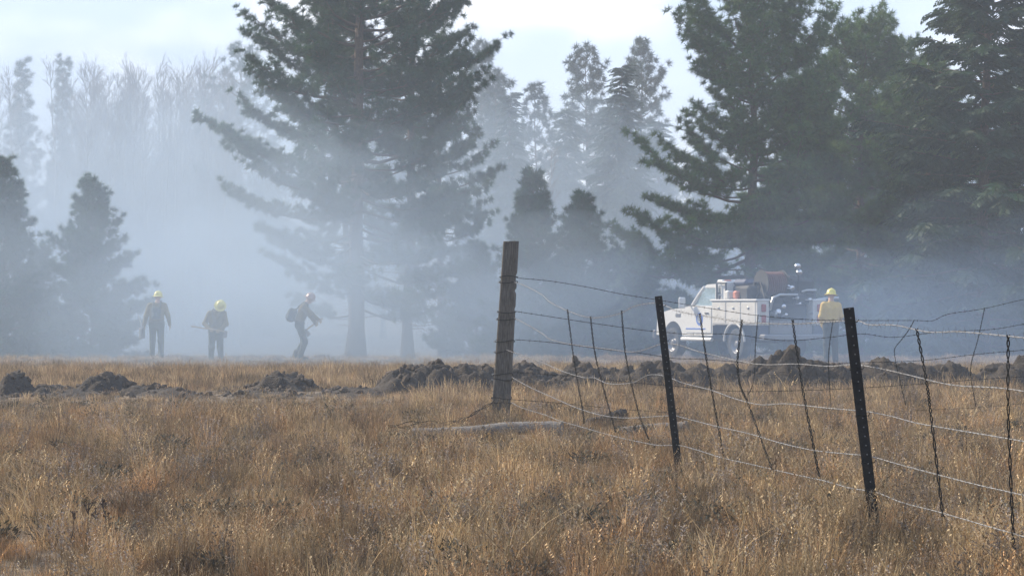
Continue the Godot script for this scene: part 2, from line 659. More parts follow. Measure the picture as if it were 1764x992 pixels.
		var step := (0.24 if kind == "pine" else 0.2) * big
		for k in seconds:
			var q := lerpf(0.3 if kind == "pine" else 0.15, 1.0, pow((k + rng.randf()) / seconds, 0.85)) if k < seconds - 1 else 1.0
			var p := along(path, q)
			var sd := (1.0 if k % 2 else -1.0) * r2(0.45, 1.2) * (0.25 if q > 0.97 else 1.0)
			var fwd := (az * cos(sd) + az.cross(Vector3.UP) * sin(sd)).normalized()
			var sl2 := clampf(0.42 * L * (1.15 - q) + 0.2, 0.18, 1.25 if kind == "pine" else 0.6) * r2(0.6, 1.15)
			var sdir := (fwd + Vector3(0, r2(0.0, 0.5) + (0.25 if kind == "young" else 0.0), 0)).normalized()
			var tip := p + sdir * sl2 + Vector3(0, sl2 * 0.12, 0)
			if big < 1.5:
				limbs.tube([p, p.lerp(tip, 0.5) - Vector3(0, sl2 * 0.05, 0), tip], [0.012, 0.009, 0.005], 3, false)
			for j in int(sl2 / step) + 1:
				var spot := tip.lerp(p, j * step / sl2) + Vector3(r2(-1, 1), r2(-0.5, 0.9), r2(-1, 1)) * 0.10 * big
				for g in 2:
					var pd := (sdir + Vector3(r2(-1, 1), r2(-0.3, 1.3), r2(-1, 1)) * 0.8).normalized()
					var bx2 := pd.cross(Vector3(0.3, 0.1, 0.9)).normalized()
					places.append(Transform3D(Basis(bx2, pd, bx2.cross(pd)) * Basis.from_scale(Vector3.ONE * r2(0.85, 1.25) * big), spot + Vector3(r2(-1, 1), r2(-1, 1), r2(-1, 1)) * 0.06 * big))
					var tn2 := r2(0.65, 1.4)
					tints.append(Color(tint.r * tn2 * r2(0.9, 1.3), tint.g * tn2, tint.b * tn2))
	# dead snags below the live crown
	if kind == "pine":
		for i in int(base * 2.2):
			var y2 := r2(0.25, 1.0) * base
			var a2 := r2(0, TAU)
			var l2 := r2(0.4, 1.6) * rad * 0.35
			var p0: Vector3 = tp[int(y2 / H * 14.0)].lerp(tp[int(y2 / H * 14.0) + 1], fmod(y2 / H * 14.0, 1.0))
			var o2 := Vector3(cos(a2), 0, sin(a2))
			limbs.tube([p0, p0 + o2 * l2 * 0.5 + Vector3(0, r2(-0.05, 0.15), 0), p0 + o2 * l2 + Vector3(0, r2(-0.5, 0.2) * l2, 0)], [0.022, 0.014, 0.005], 4, false)
	var lm := put("limbs", limbs.mesh(), M.bark, t)
	lm.set_meta("kind", "stuff")
	scatter("needles", tufts.spray if kind == "spruce" or kind == "fir" else tufts.brush if kind == "young" else tufts.puff, M.needle, places, tints, t)
	return t

func along(path: Array, q: float) -> Vector3:
	var f := minf(q * (path.size() - 1), path.size() - 1.001)
	return (path[int(f)] as Vector3).lerp(path[int(f) + 1], f - int(f))

func aspen_mesh(seed_: int, H: float) -> Array:
	rng.seed = seed_
	var trunk := Shape.new()
	var twigs := Shape.new()
	var tp := []
	var rr := []
	var bend := Vector3(r2(-0.04, 0.04), 0, r2(-0.04, 0.04))
	for i in 11:
		var u := i / 10.0
		tp.append(Vector3(r2(-0.06, 0.06), u * H, r2(-0.06, 0.06)) + bend * u * u * H)
		rr.append(0.12 * (1.0 - u) + 0.012)
	trunk.tube(tp, rr, 7)
	for i in int(H * 3.0):
		var u := r2(0.32, 0.97)
		var k := int(u * 10.0)
		var p: Vector3 = tp[k].lerp(tp[mini(k + 1, 10)], fmod(u * 10.0, 1.0))
		var a := r2(0, TAU)
		var L := (1.0 - u) * r2(0.9, 2.2) + r2(0.3, 0.7)
		var e := r2(0.65, 1.2)
		var dir := Vector3(cos(a) * cos(e), sin(e), sin(a) * cos(e))
		var q := [p, p + dir * L * 0.5 + Vector3(0, 0.05 * L, 0), p + dir * L + Vector3(0, 0.25 * L, 0)]
		twigs.tube(q, [0.026, 0.018, 0.008], 4, false)
		for j in 5:
			var w := r2(0.25, 1.0)
			var p2: Vector3 = q[0].lerp(q[1], w * 2.0) if w < 0.5 else q[1].lerp(q[2], w * 2.0 - 1.0)
			var d2 := (dir + Vector3(r2(-1, 1), r2(-0.1, 1), r2(-1, 1)) * 0.8).normalized()
			var l2 := r2(0.3, 0.9)
			var e2 := p2 + d2 * l2
			twigs.tube([p2, e2], [0.011, 0.006], 3, false)
			for m in 2:
				twigs.tube([p2.lerp(e2, 0.5), p2.lerp(e2, 0.5) + (d2 + Vector3(r2(-1, 1), r2(0, 1), r2(-1, 1)) * 0.7).normalized() * l2 * 0.6], [0.008, 0.005], 3, false)
	return [trunk.mesh(), twigs.mesh()]

func forest() -> void:
	tufts.puff = needle_tuft(36, 0.23, 0.018, 1.3, 101)
	tufts.brush = needle_tuft(36, 0.22, 0.018, 1.15, 102)
	tufts.spray = fir_spray(103)
	var deep := Color(0.022, 0.068, 0.042)
	var olive := Color(0.060, 0.120, 0.040)
	# the tall pair left of centre
	conifer("pine_tree", "tallest thick-trunked pine behind the stooping firefighter with the reddish helmet", {"px": 612, "d": 88.0, "top": -330, "kind": "pine", "rad": 5.3, "base": 0.10, "trunk": 0.33, "seed": 11, "dens": 1.32, "uneven": 0.55, "full": 0.2, "thin": 0.3, "tint": deep})
	conifer("pine_tree", "straight slimmer pine standing right beside the thick-trunked pine", {"px": 702, "d": 92.0, "top": -260, "kind": "pine", "rad": 3.6, "base": 0.2, "trunk": 0.22, "seed": 12, "dens": 1.25, "uneven": 0.55, "full": 0.2, "thin": 0.45, "tint": deep})
	conifer("pine_tree", "leaning pine with long boughs reaching towards the gap, behind the slimmer pine", {"px": 762, "d": 95.0, "top": 55, "kind": "pine", "rad": 3.1, "base": 0.1, "trunk": 0.17, "seed": 13, "dens": 1.15, "thin": 0.3, "tint": deep})
	conifer("pine_tree", "broad domed pine crown behind the left side of the thick-trunked pine", {"px": 609, "d": 90.5, "top": -80, "kind": "pine", "lean": -0.085, "rad": 3.0, "base": 0.45, "trunk": 0.17, "seed": 14, "dens": 1.1, "tint": deep})
	# the big trees on the right
	conifer("pine_tree", "large round-topped pine directly behind the white fire engine", {"px": 1290, "d": 84.0, "top": -35, "kind": "pine", "rad": 4.8, "base": 0.03, "trunk": 0.26, "full": 0.38, "seed": 21, "dens": 1.7, "tint": olive})
	conifer("pine_tree", "dense pine with a jagged top behind the firefighter beside the engine", {"px": 1480, "d": 91.0, "top": 48, "kind": "pine", "rad": 4.6, "base": 0.02, "trunk": 0.2, "full": 0.4, "seed": 22, "dens": 1.7, "tint": olive})
	conifer("spruce_tree", "dark tall spruce with flat dead-looking boughs at the field's right end", {"px": 1692, "d": 76.0, "top": -260, "kind": "fir", "rad": 4.6, "base": 0.05, "trunk": 0.24, "seed": 23, "dens": 1.15, "tint": Color(0.028, 0.060, 0.034)})
	conifer("pine_tree", "bushy pine in front of the dark tall spruce, reaching to the ground", {"px": 1600, "d": 84.0, "top": 120, "kind": "pine", "rad": 3.6, "base": 0.02, "trunk": 0.17, "seed": 24, "dens": 1.7, "tint": olive})
	conifer("pine_tree", "olive pine beyond the dark tall spruce at the far right edge", {"px": 1790, "d": 82.0, "top": 60, "kind": "pine", "rad": 3.8, "base": 0.02, "trunk": 0.2, "seed": 25, "dens": 1.6, "tint": olive})
	conifer("pine_tree", "low pine filling the gap between the round-topped and the jagged pine", {"px": 1395, "d": 98.0, "top": 215, "kind": "pine", "rad": 3.4, "base": 0.02, "trunk": 0.14, "seed": 26, "dens": 1.8, "tint": olive})
	conifer("pine_tree", "pine squeezed between the jagged-topped pine and the bushy one", {"px": 1566, "d": 95.0, "top": 80, "kind": "pine", "rad": 4.2, "base": 0.02, "trunk": 0.16, "seed": 27, "dens": 1.7, "tint": olive})
	# young pines
	conifer("young_pine_tree", "full young pine left of the firefighter who carries a drip torch", {"px": 160, "d": 80.0, "top": 322, "kind": "young", "rad": 2.3, "base": 0.03, "trunk": 0.10, "seed": 31, "dens": 1.85, "tint": deep})
	conifer("young_pine_tree", "tall young pine cut by the left edge of the view", {"px": 2, "d": 79.0, "top": 285, "kind": "young", "rad": 2.0, "base": 0.03, "trunk": 0.11, "seed": 32, "dens": 1.85, "tint": deep})
	conifer("young_pine_tree", "small young pine between the two larger young pines at the left end", {"px": 66, "d": 82.0, "top": 436, "kind": "young", "rad": 1.4, "base": 0.02, "trunk": 0.07, "seed": 33, "dens": 1.85, "tint": deep})
	conifer("young_pine_tree", "taller of the two young pines behind the wooden corner post", {"px": 916, "d": 84.0, "top": 306, "kind": "young", "rad": 2.1, "base": 0.03, "trunk": 0.1, "seed": 34, "dens": 1.85, "tint": deep})
	conifer("young_pine_tree", "shorter pointed young pine right of the taller one behind the corner post", {"px": 1002, "d": 83.0, "top": 346, "kind": "young", "rad": 2.1, "base": 0.03, "trunk": 0.1, "seed": 35, "dens": 1.85, "tint": deep})
	conifer("young_pine_tree", "low scrubby pine under the long boughs left of the corner post", {"px": 820, "d": 90.0, "top": 430, "kind": "young", "rad": 2.0, "base": 0.02, "trunk": 0.08, "seed": 36, "dens": 1.85, "tint": deep})
	conifer("young_pine_tree", "low bushy pine between the pointed young pine and the engine's hood", {"px": 1090, "d": 88.0, "top": 415, "kind": "young", "rad": 2.1, "base": 0.02, "trunk": 0.08, "seed": 37, "dens": 1.85, "tint": olive})
	# the hazy rows behind
	conifer("spruce_tree", "broad hazy spruce right of the gap, left of the round-topped pine", {"px": 1066, "d": 132.0, "top": 112, "kind": "spruce", "rad": 3.3, "base": 0.05, "trunk": 0.2, "seed": 41, "big": 1.6, "dens": 1.1})
	conifer("spruce_tree", "slim hazy spruce in the gap right of the leaning pine", {"px": 884, "d": 136.0, "top": 162, "kind": "spruce", "rad": 2.2, "base": 0.05, "trunk": 0.15, "seed": 42, "big": 1.6, "dens": 1.1})
	conifer("pine_tree", "pale far pine whose crown shows over the gap beside the leaning pine", {"px": 822, "d": 172.0, "top": 80, "kind": "pine", "rad": 3.6, "base": 0.3, "trunk": 0.2, "seed": 43, "big": 2.0, "dens": 1.25})
	conifer("pine_tree", "small pale far pine between the slim and the broad hazy spruce", {"px": 925, "d": 170.0, "top": 155, "kind": "pine", "rad": 3.0, "base": 0.3, "trunk": 0.16, "seed": 44, "big": 2.0, "dens": 1.25})
	conifer("pine_tree", "tall pale far pine left of the broad hazy spruce", {"px": 1016, "d": 185.0, "top": 88, "kind": "pine", "rad": 4.4, "base": 0.25, "trunk": 0.2, "seed": 45, "big": 2.0, "dens": 1.25})
	conifer("pine_tree", "tall pale far pine just behind the top of the broad hazy spruce", {"px": 1098, "d": 180.0, "top": 76, "kind": "pine", "rad": 3.6, "base": 0.25, "trunk": 0.2, "seed": 46, "big": 2.0, "dens": 1.25})
	conifer("pine_tree", "faint far pine showing above the dip right of the round-topped pine", {"px": 1382, "d": 185.0, "top": 92, "kind": "pine", "rad": 3.0, "base": 0.3, "trunk": 0.2, "seed": 47, "big": 2.0, "dens": 1.25})
	conifer("pine_tree", "pale tall pine looming left behind the domed pine crown", {"px": 418, "d": 138.0, "top": 84, "kind": "pine", "rad": 3.4, "base": 0.35, "trunk": 0.2, "seed": 48, "big": 1.6, "dens": 0.9})
	conifer("spruce_tree", "needle-thin spruce standing above the bare aspens at the left end", {"px": 98, "d": 146.0, "top": 106, "kind": "young", "rad": 1.7, "base": 0.1, "trunk": 0.15, "seed": 49, "big": 1.6, "dens": 1.1})
	conifer("spruce_tree", "wider pale spruce left of the needle-thin spruce", {"px": 40, "d": 156.0, "top": 112, "kind": "young", "rad": 2.6, "base": 0.1, "trunk": 0.15, "seed": 50, "big": 1.8, "dens": 1.15})
	conifer("spruce_tree", "blurred spruce among the bare aspens above the drip torch carrier", {"px": 205, "d": 160.0, "top": 172, "kind": "spruce", "rad": 2.2, "base": 0.1, "trunk": 0.14, "seed": 51, "big": 1.8, "dens": 1.15})
	conifer("pine_tree", "far pine almost lost in smoke behind the tall pair of trunks", {"px": 660, "d": 165.0, "top": 120, "kind": "pine", "rad": 3.4, "base": 0.1, "trunk": 0.2, "seed": 52, "big": 2.0, "dens": 1.25})
	conifer("spruce_tree", "far spruce filling the smoke behind the jagged-topped pine", {"px": 1530, "d": 150.0, "top": 130, "kind": "spruce", "rad": 3.2, "base": 0.05, "trunk": 0.2, "seed": 53, "big": 1.8, "dens": 1.15})
	conifer("spruce_tree", "far spruce filling the smoke behind the round-topped pine", {"px": 1230, "d": 150.0, "top": 180, "kind": "spruce", "rad": 3.0, "base": 0.05, "trunk": 0.2, "seed": 54, "big": 1.8, "dens": 1.15})
	conifer("spruce_tree", "far spruce behind the dark tall spruce at the right end", {"px": 1720, "d": 140.0, "top": 110, "kind": "spruce", "rad": 3.2, "base": 0.05, "trunk": 0.2, "seed": 55, "big": 1.8, "dens": 1.15})
	conifer("spruce_tree", "pale far spruce filling the gap between the two hazy spruces", {"px": 975, "d": 150.0, "top": 190, "kind": "spruce", "rad": 2.6, "base": 0.04, "trunk": 0.16, "seed": 56, "big": 1.7, "dens": 1.1})
	conifer("spruce_tree", "pale far spruce right of the broad hazy spruce, low behind the round-topped pine", {"px": 1135, "d": 145.0, "top": 210, "kind": "spruce", "rad": 2.6, "base": 0.04, "trunk": 0.16, "seed": 57, "big": 1.7, "dens": 1.1})
	conifer("pine_tree", "pale far pine just right of the leaning pine, lower than its far neighbour", {"px": 860, "d": 165.0, "top": 130, "kind": "pine", "rad": 3.2, "base": 0.1, "trunk": 0.16, "seed": 58, "big": 2.0, "dens": 1.2})
	var ghost := conifer("far_spruce_tree", "faint far spruce barely showing behind the bare aspens", {"px": 150, "d": 178.0, "top": 205, "kind": "spruce", "rad": 3.0, "base": 0.04, "trunk": 0.16, "seed": 59, "big": 2.2, "dens": 1.0}, "faint spruces behind the bare aspens")
	rng.seed = 606
	for px in [232.0, 268.0, 305.0, 350.0, 385.0, 455.0]:
		var c := ghost.duplicate() as Node3D
		c.name = numbered("far_spruce_tree")
		add_child(c)
		var spot := at(px, HORIZON, r2(172, 192))
		c.position = Vector3(spot.x, gh(spot.x, spot.z) - 0.1, spot.z)
		c.rotation.y = r2(0, TAU)
		c.scale = Vector3.ONE * r2(0.85, 1.12)
	# bare aspens
	var kinds := []
	for k in 5:
		kinds.append(aspen_mesh(200 + k, 16.0 + k * 0.6))
	rng.seed = 77
	for i in 72:
		var px := 105.0 + i * 4.7 + r2(-9, 9)
		if i >= 66:
			px = [-40.0, -10.0, 20.0, 945.0, 965.0, 1040.0][i - 66]
		var d := r2(128, 172)
		var foot := at(px, HORIZON, d)
		foot.y = gh(foot.x, foot.z) - 0.1
		var t := thing("aspen_tree", "bare leafless aspen in the smoky stand of thin grey trunks behind the crew" if i < 66 else "bare leafless sapling lost among the far hazy conifers", "tree", foot, r2(0, TAU), "bare aspens in the smoke" if i < 66 else "scattered bare saplings")
		var a: Array = kinds[i % 5]
		var top := r2(105, 205) if i < 69 else r2(200, 260)
		var s := (EYE + (HORIZON - top) * d / FOCAL - foot.y) / (16.0 + (i % 5) * 0.6)
		put("trunk", a[0], M.aspen, t)
		put("twigs", a[1], M.twig, t).set_meta("kind", "stuff")
		t.scale = Vector3.ONE * s

# ---------------------------------------------------------------- the scraped earth
func clod_mesh(seed_: int) -> ArrayMesh:
	rng.seed = seed_
	var s := Shape.new()
	var f := FastNoiseLite.new()
	f.seed = seed_
	f.frequency = 0.9
	var rows := 4
	var cols := 7
	var at_ := func(i: int, j: int) -> Vector3:
		var th := PI * i / rows
		var ph := TAU * (j % cols) / cols
		var d := Vector3(sin(th) * cos(ph), cos(th) * 0.75, sin(th) * sin(ph))
		return d * (1.0 + 0.3 * f.get_noise_3dv(d * 2.0) + 0.12 * sin(float(i * 5 + (j % cols) * 11 + seed_)))
	for i in rows:
		for j in cols:
			var a: Vector3 = at_.call(i, j)
			var b: Vector3 = at_.call(i + 1, j)
			var c: Vector3 = at_.call(i + 1, j + 1)
			var d: Vector3 = at_.call(i, j + 1)
			if i == 0:
				s.face([a, c, b])
			elif i == rows - 1:
				s.face([a, d, b])
			else:
				s.face([a, d, c, b])
	return s.mesh()

# a heap along a line from a to b; high(u) gives its height
func heap(called: String, label: String, category: String, a: Vector3, b: Vector3, high: Callable, half: float, clods: int, group: String, seed_: int) -> void:
	var t := thing(called, label, category, a.lerp(b, 0.5), 0.0, group)
	var o := t.position
	var round_ := FastNoiseLite.new()
	round_.seed = seed_
	round_.frequency = 0.55
	round_.fractal_type = FastNoiseLite.FRACTAL_NONE
	var run := b - a
	var across := Vector3(-run.z, 0, run.x).normalized()
	var nu := int(run.length() / 0.04)
	var nv := int(half * 2.0 / 0.045)
	var s := Shape.new()
	for i in nu + 1:
		var u := float(i) / nu
		for j in nv + 1:
			var w := -1.0 + 2.0 * j / nv
			var p := a + run * u + across * w * half * (1.0 + 0.25 * lumps.get_noise_1d(u * run.length() * 4.0 + seed_))
			var env: float = pow(maxf(0.0, 1.0 - w * w), 0.75) * float(high.call(u))
			var big := absf(round_.get_noise_2d(p.x * 1.0 + seed_, p.z * 1.0))
			var small := absf(round_.get_noise_2d(p.x * 3.1, p.z * 3.1 + seed_))
			var tiny := absf(round_.get_noise_2d(p.x * 8.0, p.z * 8.0 + seed_))
			var h := env * (0.74 + 0.30 * big + 0.48 * small + 0.26 * tiny) + 0.05 * small * minf(1.0, env * 6.0)
			p.y = gh(p.x, p.z) - 0.02 + maxf(h, 0.0) - (0.06 if j == 0 or j == nv or i == 0 or i == nu else 0.0)
			s.vert(p - o, Vector3.UP)
	var w2 := nv + 1
	for i in nu + 1:
		for j in w2:
			var e := s.v[mini(i + 1, nu) * w2 + j] - s.v[maxi(i - 1, 0) * w2 + j]
			var f := s.v[i * w2 + mini(j + 1, nv)] - s.v[i * w2 + maxi(j - 1, 0)]
			var nn := f.cross(e).normalized()
			s.n[i * w2 + j] = nn if nn.y > 0 else -nn
	for i in nu:
		for j in nv:
			s.quad(i * w2 + j, i * w2 + j + 1, (i + 1) * w2 + j + 1, (i + 1) * w2 + j)
	put("earth_bank", s.mesh(), M.earth, t)
	rng.seed = seed_ + 1
	for k in clods:
		var u := r2(0.01, 0.99)
		var w := clampf(rng.randfn(0.0, 0.45), -1.05, 1.05)
		var i := int(u * nu)
		var j := int((w * 0.5 + 0.5) * nv)
		var spot: Vector3 = s.v[clampi(i, 0, nu) * w2 + clampi(j, 0, nv)]
		var r := r2(0.02, 0.05) + 0.05 * pow(rng.randf(), 4.0)
		put("clod", clod_kinds[k % clod_kinds.size()], M.dirt, t, Transform3D(Basis.from_euler(Vector3(r2(0, TAU), r2(0, TAU), r2(0, TAU))) * Basis.from_scale(Vector3(r * r2(0.9, 1.6), r * r2(0.7, 1.0), r * r2(0.9, 1.3))), spot + Vector3(0, r * 0.1, 0)))

var clod_kinds := []

func berm() -> void:
	for k in 6:
		clod_kinds.append(clod_mesh(300 + k))
	var ridge := func(u: float) -> float:
		var x := -2.6 + u * 15.5
		var h := 0.31 + 0.05 * sin(x * 2.7 + 2.0) + 0.035 * sin(x * 6.1)
		for q in [[-1.25, 0.16, 0.4], [1.15, 0.09, 0.3], [2.9, 0.08, 0.35], [4.85, 0.17, 0.5], [6.2, 0.08, 0.3], [8.6, 0.10, 0.4]]:
			h += q[1] * exp(-pow((x - q[0]) / q[2], 2.0))
		return h * smooth(0.0, 0.06, u)
	heap("earth_berm", "long dark windrow of scraped soil running behind the fence to the right", "berm", Vector3(-2.6, 0, -39.5), Vector3(12.9, 0, -41.5), ridge, 0.95, 290, "", 51)
	var low := func(u: float) -> float: return 0.25 * sin(PI * u) * (0.7 + 0.5 * sin(u * 15.0 + 1.0))
	heap("earth_mound", "lumpy dark soil mound left of the other loose mounds, below the drip torch carrier", "mound", at(-60, 0, 38.5) * Vector3(1, 0, 1), at(118, 0, 38.2) * Vector3(1, 0, 1), low, 0.7, 60, "loose soil mounds", 61)
	heap("earth_mound", "dark soil mound with two humps between the leftmost mound and the flat one", "mound", at(95, 0, 39.2) * Vector3(1, 0, 1), at(285, 0, 38.2) * Vector3(1, 0, 1), low, 0.65, 60, "loose soil mounds", 62)
	var flat := func(u: float) -> float: return 0.25 * smooth(0.0, 0.55, u) * (1.0 - smooth(0.86, 1.0, u)) * (0.75 + 0.35 * sin(u * 9.0 + 2.2))
	heap("earth_mound", "flat dark soil mound rising to a knob, below the stooping firefighter", "mound", at(385, 0, 40.5) * Vector3(1, 0, 1), at(550, 0, 40.0) * Vector3(1, 0, 1), flat, 0.6, 55, "loose soil mounds", 63)
	var strip := func(u: float) -> float: return 0.075 * smooth(0.0, 0.1, u) * (0.6 + 0.5 * sin(u * 31.0)) * (1.0 - smooth(0.9, 1.0, u))
	heap("earth_strip", "low strip of scraped and scattered soil joining the mounds to the berm", "soil strip", at(-80, 0, 37.0) * Vector3(1, 0, 1), at(720, 0, 38.6) * Vector3(1, 0, 1), strip, 1.1, 160, "", 64)

# ---------------------------------------------------------------- people
# Bones are [from, to, radius, radius, colour]; the skin is the surface net of their smoothly joined distances.
func flesh(s: Shape, bones: Array, cell: float, k: float) -> void:
	var lo := Vector3.INF
	var hi := -Vector3.INF
	for b in bones:
		var r := maxf(b[2], b[3])
		for e in 2:
			lo = lo.min(b[e] - Vector3.ONE * r)
			hi = hi.max(b[e] + Vector3.ONE * r)
	lo -= Vector3.ONE * cell * 2.5
	hi += Vector3.ONE * cell * 2.5
	var nx := int((hi.x - lo.x) / cell) + 1
	var ny := int((hi.y - lo.y) / cell) + 1
	var nz := int((hi.z - lo.z) / cell) + 1
	var D := PackedFloat32Array()
	D.resize(nx * ny * nz)
	D.fill(1.0)
	var near := PackedFloat32Array()
	near.resize(nx * ny * nz)
	near.fill(9.0)
	var who := PackedInt32Array()
	who.resize(nx * ny * nz)
	for bi in bones.size():
		var b: Array = bones[bi]
		var a: Vector3 = b[0]
		var ab: Vector3 = b[1] - a
		var ll := maxf(ab.length_squared(), 1e-9)
		var r0: float = b[2]
		var r1: float = b[3]
		var m := Vector3.ONE * (maxf(r0, r1) + k + cell * 2.0)
		var p0 := ((a.min(b[1]) - m - lo) / cell).floor()
		var p1 := ((a.max(b[1]) + m - lo) / cell).ceil()
		for z in range(maxi(0, int(p0.z)), mini(nz, int(p1.z) + 1)):
			for y in range(maxi(0, int(p0.y)), mini(ny, int(p1.y) + 1)):
				for x in range(maxi(0, int(p0.x)), mini(nx, int(p1.x) + 1)):
					var p := lo + Vector3(x, y, z) * cell - a
					var t := clampf(p.dot(ab) / ll, 0.0, 1.0)
					var d := (p - ab * t).length() - lerpf(r0, r1, t)
					var i := (z * ny + y) * nx + x
					if d < near[i]:
						near[i] = d
						who[i] = bi
					var h := maxf(k - absf(D[i] - d), 0.0) / k
					D[i] = minf(D[i], d) - h * h * k * 0.25
	var cells := {}
	var step := [0, 1, nx, nx + 1, nx * ny, nx * ny + 1, nx * ny + nx, nx * ny + nx + 1]
	for z in nz - 1:
		for y in ny - 1:
			for x in nx - 1:
				var i := (z * ny + y) * nx + x
				if D[i] > cell * 2.0 or D[i] < -cell * 2.0:
					continue
				var inside := 0
				for q in 8:
					if D[i + step[q]] < 0.0:
						inside += 1
				if inside == 0 or inside == 8:
					continue
				var sum := Vector3.ZERO
				var cnt := 0
				for e in [[0, 1], [2, 3], [4, 5], [6, 7], [0, 2], [1, 3], [4, 6], [5, 7], [0, 4], [1, 5], [2, 6], [3, 7]]:
					var da := D[i + step[e[0]]]
					var db := D[i + step[e[1]]]
					if (da < 0.0) != (db < 0.0):
						var t2 := da / (da - db)
						var ca := Vector3(e[0] & 1, (e[0] >> 1) & 1, e[0] >> 2)
						var cb := Vector3(e[1] & 1, (e[1] >> 1) & 1, e[1] >> 2)
						sum += ca.lerp(cb, t2)
						cnt += 1
				var g := Vector3(D[i + 1] + D[i + step[3]] + D[i + step[5]] + D[i + step[7]] - D[i] - D[i + step[2]] - D[i + step[4]] - D[i + step[6]], D[i + step[2]] + D[i + step[3]] + D[i + step[6]] + D[i + step[7]] - D[i] - D[i + 1] - D[i + step[4]] - D[i + step[5]], D[i + step[4]] + D[i + step[5]] + D[i + step[6]] + D[i + step[7]] - D[i] - D[i + 1] - D[i + step[2]] - D[i + step[3]])
				s.col = bones[who[i]][4]
				cells[i] = s.vert(lo + (Vector3(x, y, z) + sum / cnt) * cell, g.normalized())
	for i in cells:
		for ax in 3:
			var one: int = step[[1, 2, 4][ax]]
			var u: int = step[[2, 4, 1][ax]]
			var w: int = step[[4, 1, 2][ax]]
			if i + one >= D.size() or (D[i] < 0.0) == (D[i + one] < 0.0):
				continue
			if not (cells.has(i - u) and cells.has(i - w) and cells.has(i - u - w)):
				continue
			if D[i] < 0.0:
				s.quad(cells[i - u - w], cells[i - w], cells[i], cells[i - u])
			else:
				s.quad(cells[i - u - w], cells[i - u], cells[i], cells[i - w])

func hand_bones(wrist: Vector3, along_: Vector3, palm_out: Vector3, curl: float, thumb_side: float, c: Color) -> Array:
	var f := along_.normalized()
	var o := (palm_out - f * palm_out.dot(f)).normalized()
	var side := f.cross(o).normalized() * thumb_side
	var out := [[wrist, wrist + f * 0.03, 0.026, 0.024, c]]
	for i in 4:
		var root := wrist + f * 0.085 + side * (0.030 - 0.021 * i)
		out.append([wrist + f * 0.02 + side * (0.018 - 0.012 * i), root, 0.016, 0.0135, c])
		var len_: float = [0.070, 0.078, 0.072, 0.056][i]
		var p := root
		var d := f
		for j in 3:
			var a: float = curl * [0.7, 1.1, 0.8][j] * (0.9 + 0.08 * i)
			d = (d * cos(a) + o * sin(a) if j == 0 else d.rotated(f.cross(o).normalized(), a)).normalized()
			var q: Vector3 = p + d * len_ * [0.45, 0.32, 0.23][j]
			out.append([p, q, 0.0105 - 0.001 * j, 0.0098 - 0.001 * j, c])
			p = q
	var tb := wrist + f * 0.025 + side * 0.028
	var tm := tb + (side * 0.75 + f * 0.6 + o * 0.25).normalized() * 0.042
	out.append([tb - side * 0.01, tm, 0.0145, 0.0115, c])
	out.append([tm, tm + (f * 0.8 + o * 0.5 + side * (0.25 - 0.5 * curl)).normalized() * 0.045, 0.0115, 0.0095, c])
	return out

